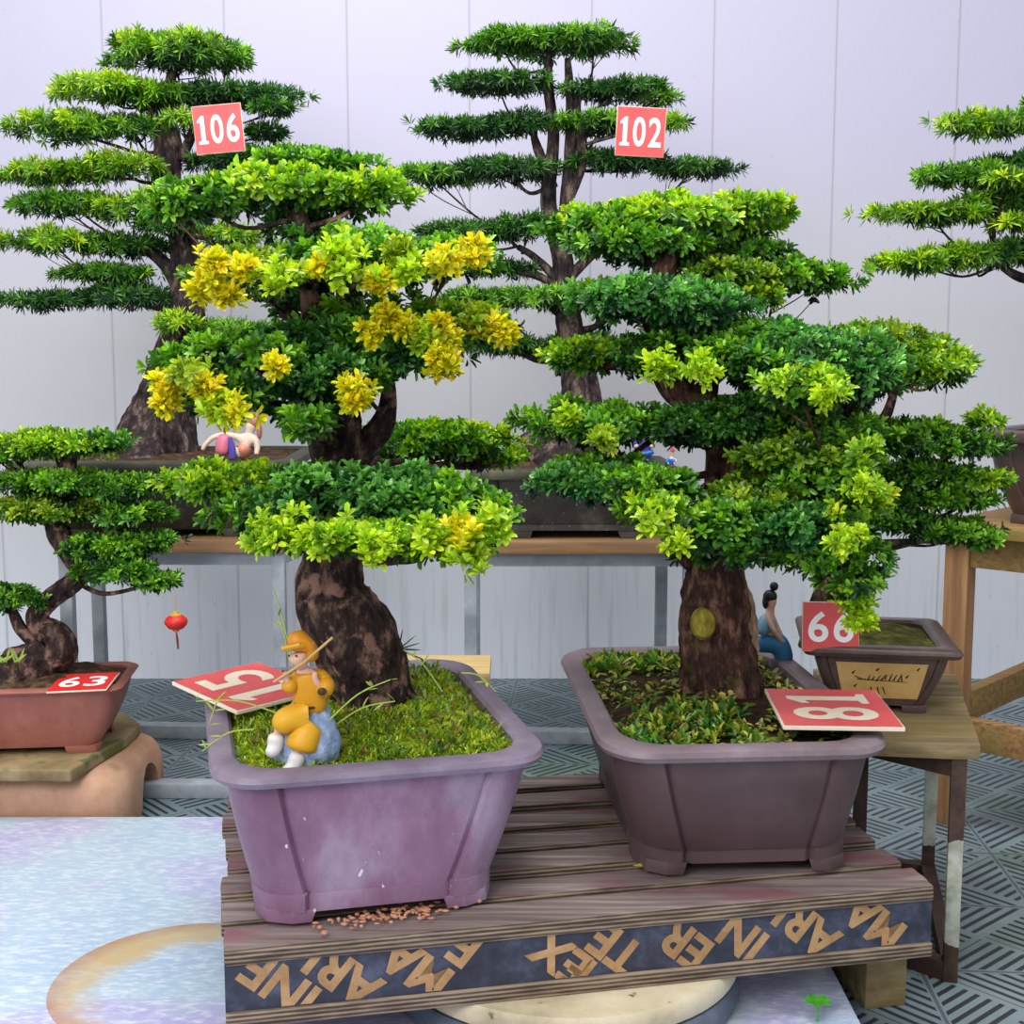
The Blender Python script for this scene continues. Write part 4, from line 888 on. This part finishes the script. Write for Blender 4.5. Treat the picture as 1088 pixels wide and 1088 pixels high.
facing_sign('66', 852, 692, 62, 54, 2.485, R(-1), 'red square number sign 66 standing at the front of the glazed pot', lean=.12, fill=(.80, .62))
# ------------------------------------------------------------------ wooden stand at the right with its bonsai
cr = Vector((1.043, 3.13, 0)); da = Vector((math.cos(R(-42)), math.sin(R(-42)), 0)); db = Vector((math.cos(R(47)), math.sin(R(47)), 0)); S_ = .62
ws = empty('wooden_stand', tuple(cr + (da + db) * S_ / 2), 'square rough timber plant stand at the right edge, set cornerwise', 'stand')
TZ = .745
b = MB(); o_ = cr - (da + db) * .03
for i in range(5):
    p0 = o_ + db * (i * (S_ + .06) / 5); p1 = p0 + db * ((S_ + .06) / 5 - .004); e = da * (S_ + .06)
    q = [p0, p0 + e, p1 + e, p1]; mb = MB(); mb.hexa([v + Vector((0, 0, TZ - .026)) for v in q] + [v + Vector((0, 0, TZ)) for v in q]); mb.build('top_board', M['wood_stand2'], ws, bevel=.003)
for i, j in ((0, 0), (1, 0), (0, 1), (1, 1)):
    p = cr + da * (.025 + i * (S_ - .05)) + db * (.025 + j * (S_ - .05)); b = MB(); b.box((p.x, p.y, (TZ - .027) / 2), (.058, .050, TZ - .027), R(-42)); b.build('leg', M['wood_upright'], ws, bevel=.003)
for d1, d2, mt in ((da, db, 'wood_stand2'), (db, da, 'wood_stand')):
    for j in (0, 1):
        for z, h in ((TZ - .067, .072), (.235 if d1 is da else .285, .075)):
            p0 = cr + d2 * (.025 + j * (S_ - .05)) + d1 * .055; p1 = p0 + d1 * (S_ - .11)
            b = MB(); b.bar(p0 + Vector((0, 0, z)), p1 + Vector((0, 0, z)), .035, h); b.build('rail', M[mt], ws, bevel=.003)
cR = cr + (da + db) * .345
bR = empty('potted_bonsai', (cR.x, cR.y, TZ), 'tiered bonsai reaching in from the right, in a dark brown pot on the timber stand', 'bonsai')
inR = pot(bR, (cR.x, cR.y), R(-42), (.325, .325), (.25, .25), TZ, .968, (.06, .06), (M['pot_glaze'], M['pot_glaze']), M['soil_brown'], groove=.004, foot=.02, curve=.2, seed=12)
tR = [(1230, 470, 30), (1225, 430, 24), (1215, 370, 18), (1190, 320, 14), (1165, 270, 11), (1160, 220, 9), (1150, 170, 7), (1145, 130, 4)]
pR = [(1045, 134, 54, 13, 0, 'lime'), (1110, 130, 50, 15, 0, 'mid'), (1030, 188, 58, 11, 0, 'mid'), (1105, 178, 60, 15, .02, 'dark'), (1065, 193, 34, 8, -.06, 'lime'), (990, 228, 60, 9, 0, 'lime'), (1050, 219, 46, 13, 0, 'mid'), (1110, 212, 55, 18, .02, 'dark'), (1078, 238, 26, 8, -.06, 'lime'),
      (975, 280, 54, 9, 0, 'lime'), (1040, 272, 58, 13, 0, 'lime'), (1105, 268, 60, 15, 0, 'dark'), (1180, 240, 60, 18, 0, 'mid'), (1150, 110, 60, 18, 0, 'mid'), (1230, 300, 70, 18, 0, 'mid')]
tree(bR, cR.y, tR, pR, M['bark_grey'], 8, stems=[[(1190, 322, 8), (1120, 300, 6), (1085, 295, 5), (1060, 280, 3)]], L=.024, W=.0048, K=11, dens=.9, flare=.08)
# ------------------------------------------------------------------ number signs on the front pots
q00, q10, q01 = onz(252, 757, .540), onz(345, 733, .545), onz(220, 719, .556)
number_sign('15', q00 + Vector((0, 0, .002)), q10 - q00, q01 - q00, (q10 - q00).length * 1.0, (q01 - q00).length, 'pink-red number sign 15 lying sideways on the left rim of the purple pot', turned=True, tone='sign_cream', fill=(.74, .72), th=.007)
z8 = .535
q00, q10, q01 = onz(832, 775, z8), onz(962, 777, z8), onz(808, 735, z8 + .004)
number_sign('81', q00 + Vector((0, 0, .006)), q10 - q00, q01 - q00, (q10 - q00).length, (q01 - q00).length, 'pink-red number sign 81 lying sideways on the right rim of the brown pot', turned=True, tone='sign_cream', fill=(.70, .72), th=.007)
# ------------------------------------------------------------------ figurines
def local(px, py, Y, s=None):
    """figure frame: x right, y away from the camera, z up, in photo pixels from the point px, py"""
    o = at(px, py, Y); k = (s or Y) / F
    return lambda x, y, z: (o.x + x * k, o.y + y * k, o.z + z * k), k
# yellow-robed traveller on a pale blue rock
YF = 2.02
f, k = local(320, 817, YF, YF * 1.12); z_s = onz(320, 818, .51)
fg = empty('figurine', f(0, 0, 0), 'yellow-robed traveller figurine with hat and stick standing on a pale blue rock', 'figurine')
bm = bmesh.new(); bmesh.ops.create_icosphere(bm, subdivisions=4, radius=1)
for v in bm.verts:
    p = v.co; h = (p.z + 1) / 2
    wx = 44 * (1 - .55 * h) ; p2 = Vector((p.x * wx + h * 14, p.y * 27 * (1 - .3 * h) - 4, h * 76 - 4)); n_ = noise.noise(p * 3.0) * 4 + noise.noise(p * 8) * 2
    v.co = Vector(f(p2.x + p.x * n_, p2.y + p.y * n_, p2.z + p.z * n_))
me = bpy.data.meshes.new('rock'); bm.to_mesh(me); bm.free(); link('rock', me, M['rock_blue'], fg)
N_ = lambda *q: f(q[0], q[1], q[2]) + ((tuple(r_ * k for r_ in q[3]) if isinstance(q[3], tuple) else q[3] * k),)
# body: one continuous surface (head, neck, torso, arms, legs)
body = [N_(12, -6, 62, 8), N_(12, -6, 78, 8), N_(10, -8, 94, 8), N_(6, -10, 103, 4), N_(2, -13, 112, 10), N_(0, -14, 120, 10),
        N_(0, -8, 96, 4.5), N_(-6, -18, 88, 3.8), N_(-10, -22, 98, 3.2), N_(-9, -22, 103, 2.6),
        N_(20, -10, 95, 4.5), N_(24, -18, 84, 3.8), N_(18, -22, 97, 3.2), N_(19, -22, 103, 2.6),
        N_(6, -10, 58, 6), N_(-14, -24, 58, 5), N_(-20, -22, 36, 4), N_(-21, -26, 31, 3),
        N_(12, -12, 52, 6), N_(2, -22, 34, 5), N_(-2, -24, 14, 4), N_(-6, -30, 9, 3)]
skin('body', body, [(0, 1), (1, 2), (2, 3), (3, 4), (4, 5), (2, 6), (6, 7), (7, 8), (8, 9), (2, 10), (10, 11), (11, 12), (12, 13), (0, 14), (14, 15), (15, 16), (16, 17), (0, 18), (18, 19), (19, 20), (20, 21)], M['skin_tone'], fg)
skin('robe', [N_(12, -8, 56, (19, 15)), N_(12, -8, 72, (17, 14)), N_(11, -9, 86, (18, 14)), N_(9, -9, 97, (12, 11)), N_(23, -11, 92, 11), N_(29, -18, 84, 12), N_(24, -24, 91, 9), N_(-1, -11, 92, 10), N_(-7, -19, 86, 9), N_(-9, -23, 93, 7)], [(0, 1), (1, 2), (2, 3), (2, 4), (4, 5), (5, 6), (2, 7), (7, 8), (8, 9)], M['robe_yellow'], fg)
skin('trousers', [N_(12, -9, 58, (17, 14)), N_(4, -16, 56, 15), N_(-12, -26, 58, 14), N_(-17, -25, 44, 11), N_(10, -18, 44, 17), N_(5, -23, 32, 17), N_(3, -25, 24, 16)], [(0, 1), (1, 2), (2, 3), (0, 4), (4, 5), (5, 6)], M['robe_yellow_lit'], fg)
skin('boot', [N_(-19, -24, 44, 9), N_(-20, -24, 34, 8.5), N_(-21, -26, 27, 8), N_(-26, -34, 24, 6)], [(0, 1), (1, 2), (2, 3)], M['cloth_white'], fg)
skin('boot', [N_(2, -25, 26, 9), N_(-1, -26, 15, 8.5), N_(-4, -28, 8, 8.5), N_(-13, -34, 6, 6)], [(0, 1), (1, 2), (2, 3)], M['cloth_white'], fg)
skin('hat', [N_(3, -11, 120, (13, 12)), N_(2, -11, 128, (14, 13)), N_(0, -11, 134, (12, 11)), N_(-2, -11, 140, (7, 7)), N_(12, -8, 122, 11), N_(14, -7, 108, 9)], [(0, 1), (1, 2), (2, 3), (1, 4), (4, 5)], M['hat_orange'], fg)
b = MB(); b.tube([f(-12, -22, 125), f(4, -23, 129), f(16, -14, 128)], [3 * k, 3.2 * k, 2.5 * k], 8); b.build('hat_brim', M['robe_yellow'], fg, smooth=True)
b = MB(); ball(b, f(-6, -21, 118), 1.1 * k, 8); ball(b, f(1, -22, 118), 1.1 * k, 8); b.build('eyes', M['hair'], fg, smooth=True)
b = MB(); b.tube([f(-2, -15, 70), f(6, -20, 67), f(16, -20, 67), f(25, -12, 69)], [1.8 * k] * 4, 8); b.tube([f(9, -20, 66), f(9, -22, 56)], [1.6 * k, 1.2 * k], 6); b.build('belt', M['belt'], fg, smooth=True)
b = MB(); b.tube([f(-20, -27, 94), f(8, -26, 112), f(36, -22, 136)], [1.3 * k, 1.4 * k, 1.3 * k], 8); b.build('stick', M['straw'], fg, smooth=True)
b = MB(); ball(b, f(26, -29, 85), (4.5 * k, 1.8 * k, 4 * k), 8); b.build('patch', M['belt'], fg, smooth=True)
# seated woman in blue on the rim of the brown pot
YB = 2.67
f, k = local(822, 688, YB); N_ = lambda *q: f(q[0], q[1], q[2]) + ((tuple(r_ * k for r_ in q[3]) if isinstance(q[3], tuple) else q[3] * k),)
fg = empty('figurine', f(0, 0, 0), 'seated woman figurine in a blue dress with dark hair bun on the brown pot rim', 'figurine')
skin('body', [N_(-5, 0, 8, 8), N_(-6, 0, 20, 7), N_(-7, 0, 32, 7.5), N_(-5, 0, 42, 4), N_(-4, 0, 50, 6.5), N_(-3, 0, 56, 6.5), N_(-9, -7, 34, 3.8), N_(-3, -11, 22, 3), N_(6, -9, 10, 2.8), N_(11, -7, 5, 2), N_(-2, 7, 34, 3.8), N_(4, 8, 22, 3), N_(9, 4, 12, 2.6), N_(12, 2, 7, 2), N_(8, -3, 4, 5.5), N_(12, -3, -12, 4), N_(17, -4, -21, 2.5), N_(8, 4, 4, 5.5), N_(13, 4, -12, 4), N_(18, 4, -21, 2.5)],
     [(0, 1), (1, 2), (2, 3), (3, 4), (4, 5), (2, 6), (6, 7), (7, 8), (8, 9), (2, 10), (10, 11), (11, 12), (12, 13), (0, 14), (14, 15), (15, 16), (0, 17), (17, 18), (18, 19)], M['skin_tone'], fg)
skin('skirt', [N_(-5, 0, 8, (14, 13)), N_(-5, 0, 18, (11, 10)), N_(7, 0, 4, (14, 12)), N_(11, 0, -6, (13, 11)), N_(13, 0, -19, (11, 10)), N_(-14, 0, 3, (12, 11)), N_(-21, 0, -1, (6, 7))], [(0, 1), (0, 2), (2, 3), (3, 4), (0, 5), (5, 6)], M['dress_blue'], fg)
skin('bodice', [N_(-6, 0, 16, (11, 10)), N_(-7, 0, 27, (11, 10)), N_(-11, -2, 34, (8, 8)), N_(-14, -6, 24, (7, 7)), N_(-15, -6, 14, 6)], [(0, 1), (1, 2), (2, 3), (3, 4)], M['dress_pale'], fg)
b = MB(); ball(b, f(-5, 1, 56), (7.8 * k, 7.6 * k, 7.4 * k), 14); ball(b, f(-9, 1, 50), (4.5 * k, 6 * k, 8 * k), 12); ball(b, f(-1, 1, 67), (4.8 * k, 4.8 * k, 5 * k), 12); b.build('hair', M['hair'], fg, smooth=True)
# pink reclining figure in the olive pot
YP = 3.53
f, k = local(248, 486, YP); N_ = lambda *q: f(q[0], q[1], q[2]) + ((tuple(r_ * k for r_ in q[3]) if isinstance(q[3], tuple) else q[3] * k),)
fg = empty('figurine', f(0, 0, 0), 'pink-robed seated figurine with an outstretched arm in the olive-grey pot', 'figurine')
skin('body', [N_(14, 0, 6, 8), N_(15, 0, 17, 7.5), N_(17, 0, 26, 4), N_(20, 0, 32, 6.5), N_(21, 0, 38, 6), N_(5, -3, 22, 4), N_(-8, -5, 25, 3.4), N_(-20, -7, 22, 3), N_(-28, -8, 14, 2.8), N_(-31, -9, 8, 2.2), N_(25, -4, 20, 4), N_(27, -6, 10, 3.2), N_(26, -9, 3, 2.6), N_(4, -6, 5, 6), N_(-8, -8, 16, 5), N_(-13, -9, 4, 4)],
     [(0, 1), (1, 2), (2, 3), (3, 4), (1, 5), (5, 6), (6, 7), (7, 8), (8, 9), (1, 10), (10, 11), (11, 12), (0, 13), (13, 14), (14, 15)], M['pale_skin'], fg)
skin('robe', [N_(13, -2, 7, (14, 12)), N_(13, -2, 16, (13, 11)), N_(3, -6, 7, (12, 11)), N_(20, -4, 6, (13, 11))], [(0, 1), (0, 2), (0, 3)], M['salmon'], fg)
skin('leg_drape', [N_(-6, -10, 27, (10, 8)), N_(-9, -11, 13, (11, 8)), N_(-10, -11, 2, (12, 9))], [(0, 1), (1, 2)], M['pink'], fg)
b = MB(); b.tube([f(-1, -14, 22), f(2, -15, 10), f(2, -15, 1)], [3 * k, 4 * k, 4 * k], 8); b.build('sash', M['purple'], fg, smooth=True)
b = MB(); ball(b, f(23, 1, 38), (7.2 * k, 7 * k, 7.5 * k), 14); ball(b, f(28, 2, 28), (3 * k, 4 * k, 9 * k), 10); b.build('hair', plain('hair_pink', '#b8756a'), fg, smooth=True)
# two painted figures in the charcoal pot
YC = 3.54
def robed(px, py, h, cols, label, lean=0):
    f, k = local(px, py, YC); N = lambda *q: f(q[0], q[1], q[2]) + ((tuple(r_ * k for r_ in q[3]) if isinstance(q[3], tuple) else q[3] * k),)
    fg = empty('figurine', f(0, 0, 0), label, 'figurine'); s = h / 60
    skin('body', [N(0, 0, 20 * s, 6 * s), N(lean * .5, 0, 34 * s, 6 * s), N(lean, 0, 43 * s, 3 * s), N(lean, 0, 50 * s, 5.5 * s), N(lean, 0, 54 * s, 5 * s), N(-9 * s, -3, 33 * s, 3 * s), N(-7 * s, -9, 24 * s, 2.4 * s), N(9 * s + lean, -3, 33 * s, 3 * s), N(7 * s, -9, 24 * s, 2.4 * s)], [(0, 1), (1, 2), (2, 3), (3, 4), (1, 5), (5, 6), (1, 7), (7, 8)], M['pale_skin'], fg)
    skin('robe', [N(0, 0, 3 * s, (12 * s, 9 * s)), N(0, 0, 20 * s, (9 * s, 7 * s)), N(lean * .5, 0, 35 * s, (8 * s, 6.5 * s)), N(-9 * s, -3, 32 * s, 4.5 * s), N(-8 * s, -8, 25 * s, 4.5 * s), N(9 * s, -3, 32 * s, 4.5 * s), N(8 * s, -8, 25 * s, 4.5 * s)], [(0, 1), (1, 2), (2, 3), (3, 4), (2, 5), (5, 6)], M[cols[0]], fg)
    b = MB(); b.tube([f(-9 * s, -6, 20 * s), f(0, -9 * s - 1, 18 * s), f(9 * s, -6, 20 * s)], [2.5 * s * k] * 3, 8); b.build('sash', M[cols[1]], fg, smooth=True)
    b = MB(); b.lathe([(6 * s * k, 0), (5.5 * s * k, 3 * s * k), (3 * s * k, 7 * s * k), (1 * s * k, 12 * s * k)], f(lean, 0, 54 * s), 12); b.build('headdress', M[cols[2]], fg, smooth=True)
robed(683, 501, 64, ('purple', 'blue', 'gold'), 'figurine in a purple robe with gold headdress among leaves in the charcoal pot', 4)
robed(712, 503, 26, ('blue', 'red', 'red'), 'small figurine in blue and red behind the leaves of the brown pot tree', 2)
# ------------------------------------------------------------------ light
w = bpy.data.worlds.new('world'); sc.world = w; w.use_nodes = True
bg = w.node_tree.nodes['Background']; bg.inputs[0].default_value = (.93, .95, 1, 1); bg.inputs[1].default_value = .82
def area(name, loc, target, size, power, col):
    l = bpy.data.lights.new(name, 'AREA'); l.shape = 'RECTANGLE'; l.size, l.size_y = size; l.energy = power; l.color = col
    o = bpy.data.objects.new(name, l); COL.objects.link(o); o.location = loc
    o.rotation_euler = (Vector(target) - Vector(loc)).to_track_quat('-Z', 'Y').to_euler(); return o
area('ceiling_lamp', (-.3, 2.2, 3.6), (0, 2.6, 0), (3.0, 2.0), 125, (1, .99, .97))
area('front_lamp', (-1.6, -.8, 2.6), (0, 2.6, .6), (2.0, 1.5), 85, (1, .98, .95))
sc.view_settings.view_transform = 'Standard'; sc.view_settings.look = 'None'; sc.view_settings.exposure = 0; sc.view_settings.gamma = 1
sc.cycles.max_bounces = 8; sc.cycles.use_denoising = True
